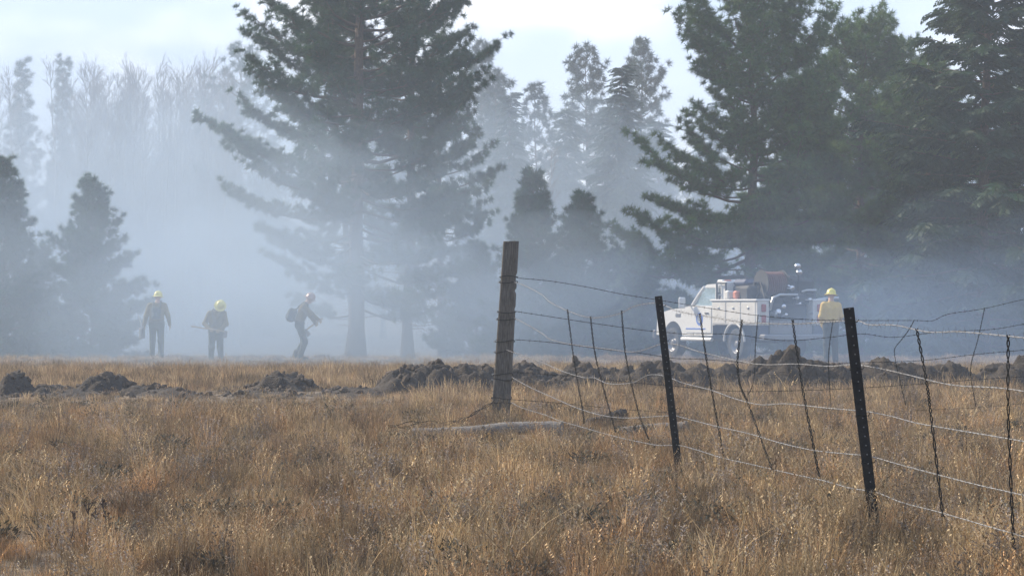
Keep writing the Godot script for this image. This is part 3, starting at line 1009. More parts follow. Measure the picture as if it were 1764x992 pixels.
# j: joints in metres, x to the right of the picture, y up from the feet, z towards the camera
func person(label: String, where: Vector3, j: Dictionary, look: Vector3, helmet: StandardMaterial3D, group: String, shirt_light := 1.0) -> Node3D:
	var t := thing("person", label, "person", where, 0.0, group)
	var shirt := Color(0.32, 0.22, 0.055) * shirt_light  # painted light: shirt colour dimmed for the backlit men, raised for the sunlit one
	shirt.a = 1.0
	var pants := Color(0.022, 0.028, 0.024)
	var boot := Color(0.025, 0.02, 0.018)
	var skin := Color(0.42, 0.26, 0.19)
	var glove := Color(0.34, 0.25, 0.14)
	var s := Shape.new()
	var right: Vector3 = (j.sr - j.sl).normalized()
	var hipr: Vector3 = (j.hr - j.hl).normalized()
	var pel: Vector3 = (j.hr + j.hl) * 0.5
	var b := []
	for q in [-1.0, 1.0]:
		b.append([pel + hipr * 0.07 * q + Vector3(0, 0.06, 0), j.waist + right * 0.075 * q, 0.115, 0.115, pants if q == 9 else pants.lerp(shirt, 0.0)])
		b.append([j.waist + right * 0.07 * q, j.chest + right * 0.085 * q, 0.122, 0.128, shirt])
	b.append([pel + hipr * -0.08, pel + hipr * 0.08, 0.13, 0.13, pants])
	b.append([j.sl.lerp(j.sr, 0.1), j.sr.lerp(j.sl, 0.1), 0.082, 0.082, shirt])
	b.append([j.chest, j.neck, 0.10, 0.062, shirt])
	b.append([j.neck - (j.head - j.neck) * 0.15, j.neck.lerp(j.head, 0.55), 0.064, 0.058, skin])
	for e in ["l", "r"]:
		b.append([j["s" + e], j["e" + e], 0.078, 0.062, shirt])
		b.append([j["e" + e], j["w" + e], 0.064, 0.047, shirt])
		b.append([j["h" + e], j["k" + e], 0.108, 0.082, pants])
		b.append([j["k" + e], j["a" + e], 0.084, 0.066, pants])
		b.append([j["a" + e] + Vector3(0, 0.10, 0), j["a" + e], 0.062, 0.058, boot])
		b.append([j["a" + e] - Vector3(0, 0.02, 0) - (j["t" + e] - j["a" + e]) * 0.25, j["t" + e], 0.052, 0.042, boot])
	flesh(s, b, 0.018, 0.035)
	# head: skull, jaw, brow, nose, ears, eyes and mouth on a finer grid
	var f := look.normalized()
	var u: Vector3 = (j.head - j.neck).normalized()
	u = (u - f * u.dot(f)).normalized()
	var sd := f.cross(u)
	var c: Vector3 = j.head
	var hb := [[c + f * 0.015 + u * 0.02, c - f * 0.035 + u * 0.025, 0.076, 0.078, skin], [c - u * 0.02 + f * 0.01, c - u * 0.075 + f * 0.045, 0.066, 0.036, skin], [c + f * 0.088 + u * 0.012, c + f * 0.108 - u * 0.030, 0.009, 0.015, skin], [c + f * 0.078 + u * 0.024 - sd * 0.035, c + f * 0.078 + u * 0.024 + sd * 0.035, 0.012, 0.012, skin], [c + f * 0.083 - u * 0.056 - sd * 0.018, c + f * 0.083 - u * 0.056 + sd * 0.018, 0.007, 0.007, Color(0.3, 0.13, 0.1)], [j.neck.lerp(c, 0.45), c - u * 0.03 - f * 0.02, 0.056, 0.058, skin]]
	for q in [-1.0, 1.0]:
		hb.append([c + sd * q * 0.078 - f * 0.005 + u * 0.012, c + sd * q * 0.08 - f * 0.008 - u * 0.03, 0.016, 0.011, skin])
		hb.append([c + sd * q * 0.03 + f * 0.076 + u * 0.004, c + sd * q * 0.03 + f * 0.077 + u * 0.004, 0.0115, 0.0115, Color(0.05, 0.035, 0.03)])
	flesh(s, hb, 0.008, 0.012)
	for e in ["l", "r"]:
		var w: Vector3 = j["w" + e]
		var fw: Vector3 = (w - j["e" + e]).normalized() + j.get("bend" + e, Vector3.ZERO)
		flesh(s, hand_bones(w, fw, j.get("palm" + e, Vector3(0, 0, -1)), j.get("curl" + e, 0.5), -1.0 if e == "l" else 1.0, glove), 0.0065, 0.009)
	put("body", s.mesh(), M.body, t)
	# hard hat: dome with a ridge, full brim
	var hat := Shape.new()
	var hx := Transform3D(Basis(sd, u, -f), c + u * 0.035)
	hat.lathe([Vector2(0.122, 0.0), Vector2(0.120, 0.03), Vector2(0.112, 0.07), Vector2(0.092, 0.105), Vector2(0.06, 0.128), Vector2(0.02, 0.138), Vector2(0.001, 0.139)], 20, hx.scaled_local(Vector3(0.92, 1, 1.1)))
	hat.tube([hx * Vector3(0, 0.03, 0.125), hx * Vector3(0, 0.118, 0.07), hx * Vector3(0, 0.142, 0.0), hx * Vector3(0, 0.118, -0.07), hx * Vector3(0, 0.03, -0.125)], [0.006, 0.011, 0.011, 0.011, 0.006], 6)
	var hm := put("helmet", hat.mesh(), helmet, t)
	var brim := Shape.new()
	brim.lathe([Vector2(0.108, 0.004), Vector2(0.150, -0.008), Vector2(0.176, -0.022), Vector2(0.176, -0.028), Vector2(0.148, -0.015), Vector2(0.108, -0.004)], 24, hx.scaled_local(Vector3(0.90, 1, 1.12)))
	put("brim", brim.mesh(), helmet, hm)
	return t

func pack(t: Node3D, j: Dictionary, back: Vector3, low: float, size: Vector3) -> void:
	var c: Vector3 = j.chest.lerp(j.waist, low) + back * (0.13 + size.z * 0.5)
	var up: Vector3 = (j.chest - j.waist).normalized()
	var zz := back.normalized()
	var xx := up.cross(zz).normalized()
	var s := Shape.new()
	s.box(Transform3D(Basis(xx, up, xx.cross(up)), c), size, 0.05)
	s.box(Transform3D(Basis(xx, up, xx.cross(up)), c + back * size.z * 0.45 - up * size.y * 0.12), Vector3(size.x * 0.6, size.y * 0.45, 0.07), 0.03)
	var pk := put("pack", s.mesh(), M.pack, t)
	for q in [-1.0, 1.0]:
		var st := Shape.new()
		var sh: Vector3 = (j.sl if q < 0 else j.sr).lerp(j.neck, 0.45)
		st.tube(spline([c + up * size.y * 0.4 + xx * 0.09 * q - zz * 0.05, sh + Vector3(0, 0.085, 0), sh - back * 0.12 - up * 0.1, j.waist + xx * 0.12 * q - back * 0.10], 4), [0.018, 0.018, 0.018, 0.018, 0.018, 0.018, 0.018, 0.018, 0.018, 0.018, 0.018, 0.018, 0.018], 5)
		put("strap", st.mesh(), M.strap, pk)
	var belt := Shape.new()
	var ring := []
	var rr := []
	for i in 17:
		var a := TAU * i / 16.0
		ring.append(j.waist - up * 0.06 + xx * cos(a) * 0.205 + zz * sin(a) * 0.145)
		rr.append(0.024)
	belt.tube(ring, rr, 5, false)
	put("belt", belt.mesh(), M.strap, t)

func V(x: float, y: float, z: float) -> Vector3:
	return Vector3(x, y, z)

func crew() -> void:
	var d := 65.0
	# walking away, drip torch hanging from his left hand
	var p := at(269, 0, d)
	p.y = gh(p.x, p.z)
	var j := {"hl": V(-0.10, 0.92, 0), "hr": V(0.10, 0.92, 0), "waist": V(0.0, 1.06, 0.0), "chest": V(0.01, 1.32, -0.02), "neck": V(0.02, 1.51, -0.03), "head": V(0.03, 1.66, -0.06), "sl": V(-0.19, 1.43, -0.02), "sr": V(0.21, 1.43, -0.02),
		"el": V(-0.28, 1.15, 0.05), "wl": V(-0.34, 0.90, 0.0), "er": V(0.31, 1.16, 0.04), "wr": V(0.345, 0.92, -0.06), "kl": V(-0.12, 0.48, -0.08), "al": V(-0.13, 0.08, -0.03), "tl": V(-0.14, 0.045, -0.2), "kr": V(0.12, 0.48, 0.04), "ar": V(0.14, 0.09, 0.12), "tr": V(0.15, 0.05, -0.04),
		"curll": 1.15, "curlr": 0.45, "palml": V(1, 0, 0), "palmr": V(-1, 0, 0)}
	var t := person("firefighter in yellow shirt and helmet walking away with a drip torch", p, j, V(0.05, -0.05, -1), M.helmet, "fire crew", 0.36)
	pack(t, j, V(0, 0, 1), 0.35, Vector3(0.26, 0.34, 0.12))
	drip_torch(p + V(-0.36, 0.82, -0.01))
	# facing the camera with his head down, hoe handle across the waist
	p = at(372, 0, d - 1.5)
	p.y = gh(p.x, p.z) - 0.16
	j = {"hl": V(-0.10, 0.90, 0), "hr": V(0.09, 0.90, 0.0), "waist": V(0.0, 1.03, 0.03), "chest": V(0.02, 1.27, 0.10), "neck": V(0.07, 1.44, 0.17), "head": V(0.13, 1.565, 0.25), "sl": V(-0.17, 1.36, 0.10), "sr": V(0.21, 1.37, 0.12),
		"el": V(-0.29, 1.10, 0.12), "wl": V(-0.14, 0.965, 0.30), "er": V(0.28, 1.09, 0.16), "wr": V(0.13, 0.94, 0.31), "kl": V(-0.12, 0.48, 0.06), "al": V(-0.15, 0.09, -0.02), "tl": V(-0.17, 0.05, 0.14), "kr": V(0.10, 0.48, 0.0), "ar": V(0.12, 0.09, -0.12), "tr": V(0.14, 0.05, 0.03),
		"curll": 1.3, "curlr": 1.3, "palml": V(0, 0.3, -1), "palmr": V(0, 0.3, -1), "bendl": V(0.4, 0, 0), "bendr": V(-0.4, 0, 0)}
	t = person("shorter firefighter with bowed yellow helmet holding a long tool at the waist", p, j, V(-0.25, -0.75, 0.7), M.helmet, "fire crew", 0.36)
	pack(t, j, V(0.0, 0.25, -1), 0.45, Vector3(0.26, 0.32, 0.14))
	tool(p + V(-0.62, 1.035, 0.40), p + V(0.30, 0.89, 0.38), "long-handled hand tool sticking out to the left of the bowed firefighter", false)
	# stooping to the right, seen from the side
	p = at(516, 0, d - 1.0)
	p.y = gh(p.x, p.z)
	j = {"hl": V(-0.02, 0.93, -0.10), "hr": V(0.0, 0.93, 0.10), "waist": V(0.0, 1.07, 0.0), "chest": V(0.08, 1.33, 0.0), "neck": V(0.17, 1.51, 0.0), "head": V(0.265, 1.625, 0.0), "sl": V(0.10, 1.43, -0.19), "sr": V(0.13, 1.42, 0.19),
		"el": V(0.30, 1.22, -0.20), "wl": V(0.50, 1.06, -0.12), "er": V(0.30, 1.19, 0.24), "wr": V(0.42, 0.99, 0.10), "kl": V(0.10, 0.50, -0.10), "al": V(-0.12, 0.12, -0.11), "tl": V(0.03, 0.05, -0.11), "kr": V(0.14, 0.49, 0.10), "ar": V(0.02, 0.09, 0.12), "tr": V(0.19, 0.045, 0.12),
		"curll": 1.25, "curlr": 1.25, "palml": V(0, -0.4, 1), "palmr": V(0, -0.4, -1), "bendl": V(0.2, 0, 0.3)}
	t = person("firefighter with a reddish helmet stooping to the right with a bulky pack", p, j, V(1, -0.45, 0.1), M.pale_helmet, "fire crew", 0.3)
	pack(t, j, V(-1, 0.28, 0), 0.75, Vector3(0.34, 0.36, 0.22))
	tool(p + V(0.16, 0.80, 0.02), p + V(0.60, 1.115, -0.04), "hand tool held low before the firefighter with the reddish helmet", true)
	# beside the engine, his back half turned
	p = at(1432, 0, 59.0)
	p.y = gh(p.x, p.z)
	j = {"hl": V(-0.09, 0.93, 0.02), "hr": V(0.09, 0.93, -0.03), "waist": V(0.0, 1.07, 0.0), "chest": V(0.0, 1.34, 0.0), "neck": V(0.01, 1.53, -0.03), "head": V(0.015, 1.675, -0.07), "sl": V(-0.18, 1.44, 0.03), "sr": V(0.19, 1.43, -0.04),
		"el": V(-0.25, 1.16, 0.06), "wl": V(-0.20, 0.93, -0.04), "er": V(0.25, 1.16, -0.02), "wr": V(0.20, 1.02, -0.22), "kl": V(-0.10, 0.49, 0.0), "al": V(-0.11, 0.09, 0.04), "tl": V(-0.14, 0.045, -0.12), "kr": V(0.10, 0.49, -0.03), "ar": V(0.11, 0.09, 0.0), "tr": V(0.13, 0.045, -0.16),
		"curll": 0.5, "curlr": 0.8, "palml": V(1, 0, 0), "palmr": V(-1, 0, 0)}
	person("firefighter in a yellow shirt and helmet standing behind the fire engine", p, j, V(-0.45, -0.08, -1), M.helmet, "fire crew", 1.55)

func drip_torch(p: Vector3) -> void:
	var t := thing("drip_torch", "drip torch with a bright spout hanging from the leftmost firefighter's hand", "drip torch", p)
	var s := Shape.new()
	s.lathe([Vector2(0.001, -0.33), Vector2(0.075, -0.33), Vector2(0.08, -0.32), Vector2(0.08, -0.08), Vector2(0.07, -0.06), Vector2(0.02, -0.05), Vector2(0.001, -0.05)], 16, Transform3D(Basis(), Vector3(-0.03, 0.06, 0.05)))
	put("canister", s.mesh(), M.dull_steel, t)
	var h := Shape.new()
	h.tube(spline([Vector3(-0.03, -0.20, 0.13), Vector3(0.0, -0.02, 0.13), Vector3(0.01, 0.02, 0.05), Vector3(-0.03, 0.01, 0.02)], 4), [0.012, 0.012, 0.012, 0.012, 0.012, 0.012, 0.012, 0.012, 0.012, 0.012, 0.012, 0.012, 0.012], 6)
	put("handle", h.mesh(), M.black, t)
	var sp := Shape.new()
	sp.tube([Vector3(-0.03, 0.0, 0.05), Vector3(-0.05, 0.12, 0.05), Vector3(-0.10, 0.27, 0.05), Vector3(-0.13, 0.37, 0.05)], [0.022, 0.02, 0.018, 0.02], 8)
	put("spout", sp.mesh(), M.chrome, t)
	var lp := Shape.new()
	lp.tube([Vector3(-0.03, 0.02, 0.05), Vector3(0.02, 0.06, 0.05), Vector3(0.0, 0.12, 0.05), Vector3(-0.06, 0.13, 0.05)], [0.01, 0.01, 0.01, 0.01], 6)
	put("fuel_loop", lp.mesh(), M.chrome, t)

func tool(a: Vector3, b: Vector3, label: String, axe: bool) -> void:
	var t := thing("hand_tool", label, "hand tool", a)
	var s := Shape.new()
	s.tube([Vector3.ZERO, (b - a) * 0.5, b - a], [0.017, 0.019, 0.018], 8)
	put("handle", s.mesh(), M.handle, t)
	var h := Shape.new()
	var e := b - a
	var dir := e.normalized()
	var xf := Transform3D(Basis(dir, Vector3.UP, dir.cross(Vector3.UP).normalized()).orthonormalized(), e if not axe else Vector3.ZERO)
	h.slab(PackedVector2Array([Vector2(-0.03, 0.02), Vector2(0.03, 0.02), Vector2(0.05, -0.16), Vector2(-0.07, -0.18)]), 0.012, xf)
	h.box(xf, Vector3(0.07, 0.05, 0.04), 0.008)
	put("blade", h.mesh(), M.dull_steel, t)

# ---------------------------------------------------------------- the engine
# s metres forward of the tail, y up, z out to the truck's left side (0 is its middle)
func E(s: float, y: float, z: float) -> Vector3:
	return Vector3(2.7 - s, y, z)

func arc(cx: float, cy: float, r: float, a0: float, a1: float, k: int) -> Array:
	var out := []
	for i in k + 1:
		var a := lerpf(a0, a1, float(i) / k)
		out.append(Vector2(cx + cos(a) * r, cy + sin(a) * r))
	return out

func fire_engine() -> void:
	var yaw := deg_to_rad(-63.0)
	var corner := at(1305, 0, 62.0)
	corner.y = gh(corner.x, corner.z)
	var where := corner - Basis(Vector3.UP, yaw) * Vector3(2.7, 0, 1.05)
	where.y = corner.y
	var t := thing("fire_engine", "white brush fire engine with loaded utility bed, parked facing away to the left", "fire engine", where, yaw)
	# outline points are (-s, y), so that the truck's nose points along -x
	var side := func(pts: Array) -> PackedVector2Array:
		var o := PackedVector2Array()
		for q in pts:
			o.append(Vector2(2.7 - q.x, q.y))
		return o
	# hood and cab shell
	var low := Shape.new()
	var pts := [Vector2(2.25, 0.62), Vector2(2.25, 1.42), Vector2(3.45, 1.42), Vector2(3.62, 1.40), Vector2(4.6, 1.31), Vector2(5.1, 1.22), Vector2(5.28, 1.08), Vector2(5.32, 0.62), Vector2(4.93, 0.60)]
	pts.append_array(arc(4.42, 0.50, 0.50, 0.2, PI - 0.2, 10))
	pts.append(Vector2(3.9, 0.60))
	low.slab(side.call(pts), 1.86)
	put("cab", low.mesh(), M.white, t)
	var hood := Shape.new()
	hood.box(Transform3D(Basis(Vector3(0, 0, 1), 0.085), E(4.35, 1.345, 0)), Vector3(1.45, 0.07, 1.25), 0.03)
	put("hood", hood.mesh(), M.white, t)
	var roof := Shape.new()
	roof.slab(side.call([Vector2(2.28, 1.90), Vector2(2.28, 1.97), Vector2(2.5, 2.0), Vector2(2.85, 1.99), Vector2(3.0, 1.93), Vector2(2.95, 1.90)]), 1.6)
	put("roof", roof.mesh(), M.white, t)
	for z in [-0.80, 0.80]:
		var pl := Shape.new()
		pl.tube([E(3.56, 1.40, z * 1.06), E(3.28, 1.68, z * 1.03), E(2.98, 1.92, z)], [0.05, 0.045, 0.05], 6)
		pl.box(Transform3D(Basis(), E(2.31, 1.66, z * 1.03)), Vector3(0.10, 0.52, 0.07), 0.02)
		put("pillar", pl.mesh(), M.white, t)
		var gl := Shape.new()
		gl.slab(side.call([Vector2(2.36, 1.43), Vector2(2.36, 1.89), Vector2(2.93, 1.89), Vector2(3.44, 1.43)]), 0.008, Transform3D(Basis(), Vector3(0, 0, z * 1.02)))
		put("side_window", gl.mesh(), M.glass, t)
		var dr := Shape.new()
		dr.slab(side.call([Vector2(2.42, 0.70), Vector2(2.42, 1.38), Vector2(3.42, 1.38), Vector2(3.72, 1.30), Vector2(3.72, 0.70)]), 0.03, Transform3D(Basis(), Vector3(0, 0, signf(z) * 0.935)))
		var dm := put("door", dr.mesh(), M.white, t)
		var hd := Shape.new()
		hd.box(Transform3D(Basis(), E(2.62, 1.22, signf(z) * 0.965)), Vector3(0.18, 0.04, 0.03), 0.01)
		put("door_handle", hd.mesh(), M.black, dm)
		var st := Shape.new()
		st.box(Transform3D(Basis(), E(3.2, 0.80, signf(z) * 0.955)), Vector3(1.0, 0.035, 0.008), 0.003)
		put("stripe", st.mesh(), M.blue, dm)
		var em := Shape.new()
		em.lathe([Vector2(0.001, 0.006), Vector2(0.17, 0.006), Vector2(0.172, 0.0)], 28, Transform3D(Basis(Vector3.RIGHT, PI / 2 * signf(z)), E(3.0, 1.06, signf(z) * 0.951)))
		var ebm := put("emblem", em.mesh(), M.blue, dm)
		var e2 := Shape.new()
		e2.lathe([Vector2(0.001, 0.006), Vector2(0.10, 0.006), Vector2(0.102, 0.0)], 24, Transform3D(Basis(Vector3.RIGHT, PI / 2 * signf(z)), E(3.0, 1.06, signf(z) * 0.958)))
		put("emblem_centre", e2.mesh(), M.panel, ebm)
		var mr := Shape.new()
		mr.box(Transform3D(Basis(), E(3.5, 1.50, signf(z) * 1.2)), Vector3(0.09, 0.30, 0.2), 0.03)
		mr.tube([E(3.5, 1.42, signf(z) * 0.92), E(3.5, 1.45, signf(z) * 1.12)], [0.022, 0.022], 6)
		put("mirror", mr.mesh(), M.white, t)
		var vent := Shape.new()
		vent.box(Transform3D(Basis(), E(4.15, 1.16, signf(z) * 0.935)), Vector3(0.26, 0.10, 0.02), 0.008)
		put("fender_badge", vent.mesh(), M.dull_steel, t)
		var rb := Shape.new()
		rb.tube([E(2.3, 0.52, signf(z) * 0.99), E(3.85, 0.52, signf(z) * 0.99)], [0.055, 0.055], 8)
		put("running_board", rb.mesh(), M.white, t)
		var hl := Shape.new()
		hl.box(Transform3D(Basis(), E(5.27, 1.02, signf(z) * 0.72)), Vector3(0.14, 0.2, 0.34), 0.03)
		put("headlight", hl.mesh(), M.chrome, t)
	var ws := Shape.new()
	ws.face([E(3.53, 1.43, -0.80), E(3.53, 1.43, 0.80), E(2.98, 1.91, 0.76), E(2.98, 1.91, -0.76)])
	put("windshield", ws.mesh(), M.glass, t)
	var seat := Shape.new()
	for z in [-0.42, 0.42]:
		seat.box(Transform3D(Basis(), E(2.52, 1.45, z)), Vector3(0.16, 0.5, 0.5), 0.05)
	put("seat_back", seat.mesh(), M.black, t)
	var bar := Shape.new()
	bar.box(Transform3D(Basis(), E(2.55, 2.07, 0.0)), Vector3(0.28, 0.10, 1.2), 0.03)
	var bm := put("light_bar", bar.mesh(), M.white, t)
	for z in [-0.42, 0.42]:
		var ln := Shape.new()
		ln.box(Transform3D(Basis(), E(2.55, 2.075, z)), Vector3(0.30, 0.09, 0.26), 0.03)
		put("red_lens", ln.mesh(), M.orange, bm)
	# chassis, bumpers, wheels
	var ch := Shape.new()
	for z in [-0.42, 0.42]:
		ch.box(Transform3D(Basis(), E(2.6, 0.55, z)), Vector3(5.1, 0.2, 0.1), 0.02)
	ch.box(Transform3D(Basis(), E(1.2, 0.78, 0)), Vector3(2.3, 0.24, 1.5), 0.02)
	put("chassis", ch.mesh(), M.black, t)
	var fb := Shape.new()
	fb.box(Transform3D(Basis(), E(5.42, 0.62, 0)), Vector3(0.14, 0.26, 1.95), 0.04)
	put("front_bumper", fb.mesh(), M.dull_steel, t)
	var rbp := Shape.new()
	rbp.box(Transform3D(Basis(), E(-0.14, 0.60, 0)), Vector3(0.28, 0.16, 2.0), 0.03)
	put("rear_bumper", rbp.mesh(), M.dull_steel, t)
	for s in [1.15, 4.42]:
		for z in [-0.86, 0.86]:
			var w := Shape.new()
			var ax := Transform3D(Basis(Vector3.RIGHT, PI / 2 * signf(z)), E(s, 0.41, z))
			w.lathe([Vector2(0.22, -0.12), Vector2(0.37, -0.13), Vector2(0.405, -0.10), Vector2(0.41, 0.0), Vector2(0.405, 0.10), Vector2(0.37, 0.13), Vector2(0.24, 0.12), Vector2(0.22, 0.10)], 28, ax)
			var wm := put("wheel", w.mesh(), M.rubber, t)
			var rm := Shape.new()
			rm.lathe([Vector2(0.235, 0.115), Vector2(0.21, 0.10), Vector2(0.19, 0.04), Vector2(0.10, 0.03), Vector2(0.09, 0.09), Vector2(0.07, 0.11), Vector2(0.001, 0.11)], 24, ax)
			put("rim", rm.mesh(), M.dull_steel, wm)
	# utility bed: a cabinet down each side, a lip, fenders, doors
	for z in [-1.0, 1.0]:
		var cb := Shape.new()
		cb.box(Transform3D(Basis(), E(1.12, 1.24, z * 0.86)), Vector3(2.24, 0.66, 0.36), 0.02)
		var cm := put("cabinet", cb.mesh(), M.panel, t)
		var lip := Shape.new()
		lip.box(Transform3D(Basis(), E(1.12, 1.565, z * 0.88)), Vector3(2.28, 0.05, 0.42), 0.015)
		put("cabinet_lip", lip.mesh(), M.white, cm)
		for k in 3:
			var cd := Shape.new()
			cd.box(Transform3D(Basis(), E(0.42 + k * 0.72, 1.23, z * 1.042)), Vector3(0.66, 0.56, 0.022), 0.008)
			put("cabinet_door", cd.mesh(), M.panel, cm)
			var lt := Shape.new()
			lt.lathe([Vector2(0.001, 0.025), Vector2(0.035, 0.02), Vector2(0.045, 0.0)], 12, Transform3D(Basis(Vector3.RIGHT, PI / 2 * z), E(0.42 + k * 0.72, 1.36, z * 1.053)))
			put("latch", lt.mesh(), M.steel, cm)
		var sk := Shape.new()
		var sp := [Vector2(0.0, 0.56), Vector2(0.0, 0.90), Vector2(2.24, 0.90), Vector2(2.24, 0.56), Vector2(1.66, 0.56)]
		sp.append_array(arc(1.15, 0.46, 0.50, 0.2, PI - 0.2, 12))
		sk.slab(side.call(sp), 0.30, Transform3D(Basis(), Vector3(0, 0, z * 0.86)))
		put("lower_cabinet", sk.mesh(), M.navy, t)
		var ar := Shape.new()
		var ring := []
		var rr := []
		for q in arc(1.15, 0.46, 0.50, 0.05, PI - 0.05, 14):
			ring.append(E(q.x, q.y, z * 1.02))
			rr.append(0.035)
		ar.tube(ring, rr, 6)
		put("wheel_arch", ar.mesh(), M.panel, t)
	# load: headache rack, tank, hose reel, pump, light mast
	var rack := Shape.new()
	for z in [-0.9, 0.9]:
		for s in [2.2, 1.75]:
			rack.tube([E(s, 1.58, z), E(s, 2.02, z)], [0.03, 0.03], 6)
		rack.tube([E(2.2, 2.02, z), E(1.75, 2.02, z)], [0.03, 0.03], 6)
	for y in [1.75, 2.02]:
		rack.tube([E(2.2, y, -0.9), E(2.2, y, 0.9)], [0.025, 0.025], 6)
	put("headache_rack", rack.mesh(), M.black, t)
	var bx := Shape.new()
	bx.box(Transform3D(Basis(), E(2.02, 1.82, 0.66)), Vector3(0.32, 0.5, 0.3), 0.03)
	put("cool_box", bx.mesh(), M.white, t)
	var tank := Shape.new()
	tank.box(Transform3D(Basis(), E(1.25, 1.58, 0.0)), Vector3(1.0, 0.75, 1.3), 0.06)
	tank.lathe([Vector2(0.001, 0.05), Vector2(0.13, 0.05), Vector2(0.14, 0.0)], 16, Transform3D(Basis(), E(1.2, 1.955, 0.1)))
	put("water_tank", tank.mesh(), M.black, t)
	for k in 4:
		var gear := Shape.new()
		gear.box(Transform3D(Basis(Vector3.UP, 0.1 * k), E([0.95, 1.55, 0.75, 1.95][k], [1.72, 2.02, 1.95, 1.70][k], [0.62, 0.3, -0.5, 0.1][k])), Vector3([0.5, 0.6, 0.5, 0.4][k], [0.45, 0.2, 0.5, 0.6][k], [0.5, 0.7, 0.6, 1.0][k]), 0.08)
		put("gear_bag", gear.mesh(), M.navy if k % 2 else M.black, t)
	var jug := Shape.new()
	jug.box(Transform3D(Basis(), E(1.25, 1.70, 0.86)), Vector3(0.2, 0.22, 0.2), 0.04)
	put("fuel_can", jug.mesh(), M.orange, t)
	var jug2 := Shape.new()
	jug2.box(Transform3D(Basis(), E(1.62, 1.70, 0.88)), Vector3(0.22, 0.24, 0.2), 0.04)
	put("tool_box", jug2.mesh(), M.panel, t)
	# hose reel across the bed
	var rx := Transform3D(Basis(Vector3.RIGHT, PI / 2), E(0.55, 1.98, 0.25))
	var reel := Shape.new()
	for h in [-0.32, 0.32]:
		reel.lathe([Vector2(0.03, h - 0.012), Vector2(0.36, h - 0.012), Vector2(0.37, h), Vector2(0.36, h + 0.012), Vector2(0.03, h + 0.012)], 28, rx)
	reel.lathe([Vector2(0.06, -0.5), Vector2(0.06, 0.5)], 12, rx)
	for z in [-0.35, 0.65]:
		reel.tube([E(0.7, 1.5, z), E(0.45, 2.02, z), E(0.2, 1.5, z)], [0.03, 0.03, 0.03], 6)
	var rl := put("hose_reel", reel.mesh(), M.black, t)
	var hose := Shape.new()
	for k in 9:
		for lay in 2:
			var ring := []
			var rr := []
			for i in 25:
				var a := TAU * i / 24.0
				ring.append(rx * Vector3(cos(a) * (0.25 + lay * 0.05), -0.27 + 0.066 * k, sin(a) * (0.25 + lay * 0.05)))
				rr.append(0.03)
			hose.tube(ring, rr, 6, false)
	put("hose", hose.mesh(), M.hose, rl)
	var pump := Shape.new()
	pump.box(Transform3D(Basis(), E(0.42, 1.22, 0.0)), Vector3(0.55, 0.5, 1.2), 0.04)
	pump.lathe([Vector2(0.001, 0.2), Vector2(0.16, 0.2), Vector2(0.2, 0.14), Vector2(0.2, -0.14), Vector2(0.001, -0.2)], 18, Transform3D(Basis(Vector3.RIGHT, PI / 2), E(0.25, 1.62, -0.35)))
	put("pump", pump.mesh(), M.black, t)
	rng.seed = 88
	for k in 9:
		var z: float = [0.46, 0.38, 0.12, -0.22, -0.31, -0.62, -0.72, -0.05, 0.2][k]
		var y: float = [1.20, 1.26, 1.19, 1.62, 1.47, 1.58, 1.22, 1.88, 1.40][k]
		var z2 := r2(0.45, 1.1)
		var g := Shape.new()
		g.lathe([Vector2(0.001, 0.07), Vector2(0.05, 0.07), Vector2(0.075, 0.05), Vector2(0.08, 0.0), Vector2(0.05, -0.02), Vector2(0.05, -0.12)], 14, Transform3D(Basis.from_euler(Vector3(r2(-0.5, 0.5), r2(-0.6, 0.6), r2(-0.4, 0.4))) * Basis(Vector3.FORWARD, PI / 2) * Basis.from_scale(Vector3.ONE * z2), E(0.06, y, z)))
		g.tube([E(0.04, y, z), E(0.0, y + r2(-0.05, 0.05), z + r2(0.08, 0.2))], [0.014, 0.012], 6)
		put("outlet_cap", g.mesh(), M.chrome if k % 3 else M.steel, t)
	var hb := Shape.new()
	hb.box(Transform3D(Basis(), E(0.42, 1.80, -0.5)), Vector3(0.5, 0.62, 0.7), 0.05)
	put("hose_box", hb.mesh(), M.black, t)
	var pipe := Shape.new()
	pipe.tube([E(0.1, 1.30, 0.6), E(0.02, 1.62, 0.55), E(0.02, 1.70, 0.35), E(0.02, 1.70, -0.2)], [0.04, 0.04, 0.04, 0.04], 8)
	pipe.tube([E(0.3, 1.55, -0.85), E(0.1, 1.60, -1.05), E(0.1, 1.62, -1.55)], [0.035, 0.035, 0.035], 8)
	pipe.tube([E(0.2, 1.75, -0.4), E(0.05, 1.82, -0.5), E(0.05, 1.82, -0.8)], [0.035, 0.035, 0.035], 8)
	put("steel_pipe", pipe.mesh(), M.steel, t)
	var roll := Shape.new()
	for k in 3:
		roll.lathe([Vector2(0.18, -0.04), Vector2(0.26, -0.04), Vector2(0.27, 0.0), Vector2(0.26, 0.04), Vector2(0.18, 0.04)], 20, Transform3D(Basis(), E(0.32, 1.62 + 0.09 * k, -0.66)))
	put("hose_roll", roll.mesh(), M.rubber, t)
	var mast := Shape.new()
	mast.tube([E(0.12, 1.5, -0.3), E(0.12, 2.38, -0.3)], [0.025, 0.02], 6)
	var mm := put("light_mast", mast.mesh(), M.black, t)
	for k in 2:
		var lamp := Shape.new()
		lamp.lathe([Vector2(0.001, 0.06), Vector2(0.07, 0.05), Vector2(0.09, 0.0), Vector2(0.06, -0.08), Vector2(0.001, -0.1)], 14, Transform3D(Basis(Vector3.FORWARD, PI / 2 + 0.4), E(0.08, 2.28 + 0.16 * k, -0.3 + 0.05 * k)))
		put("work_lamp", lamp.mesh(), M.chrome, mm)
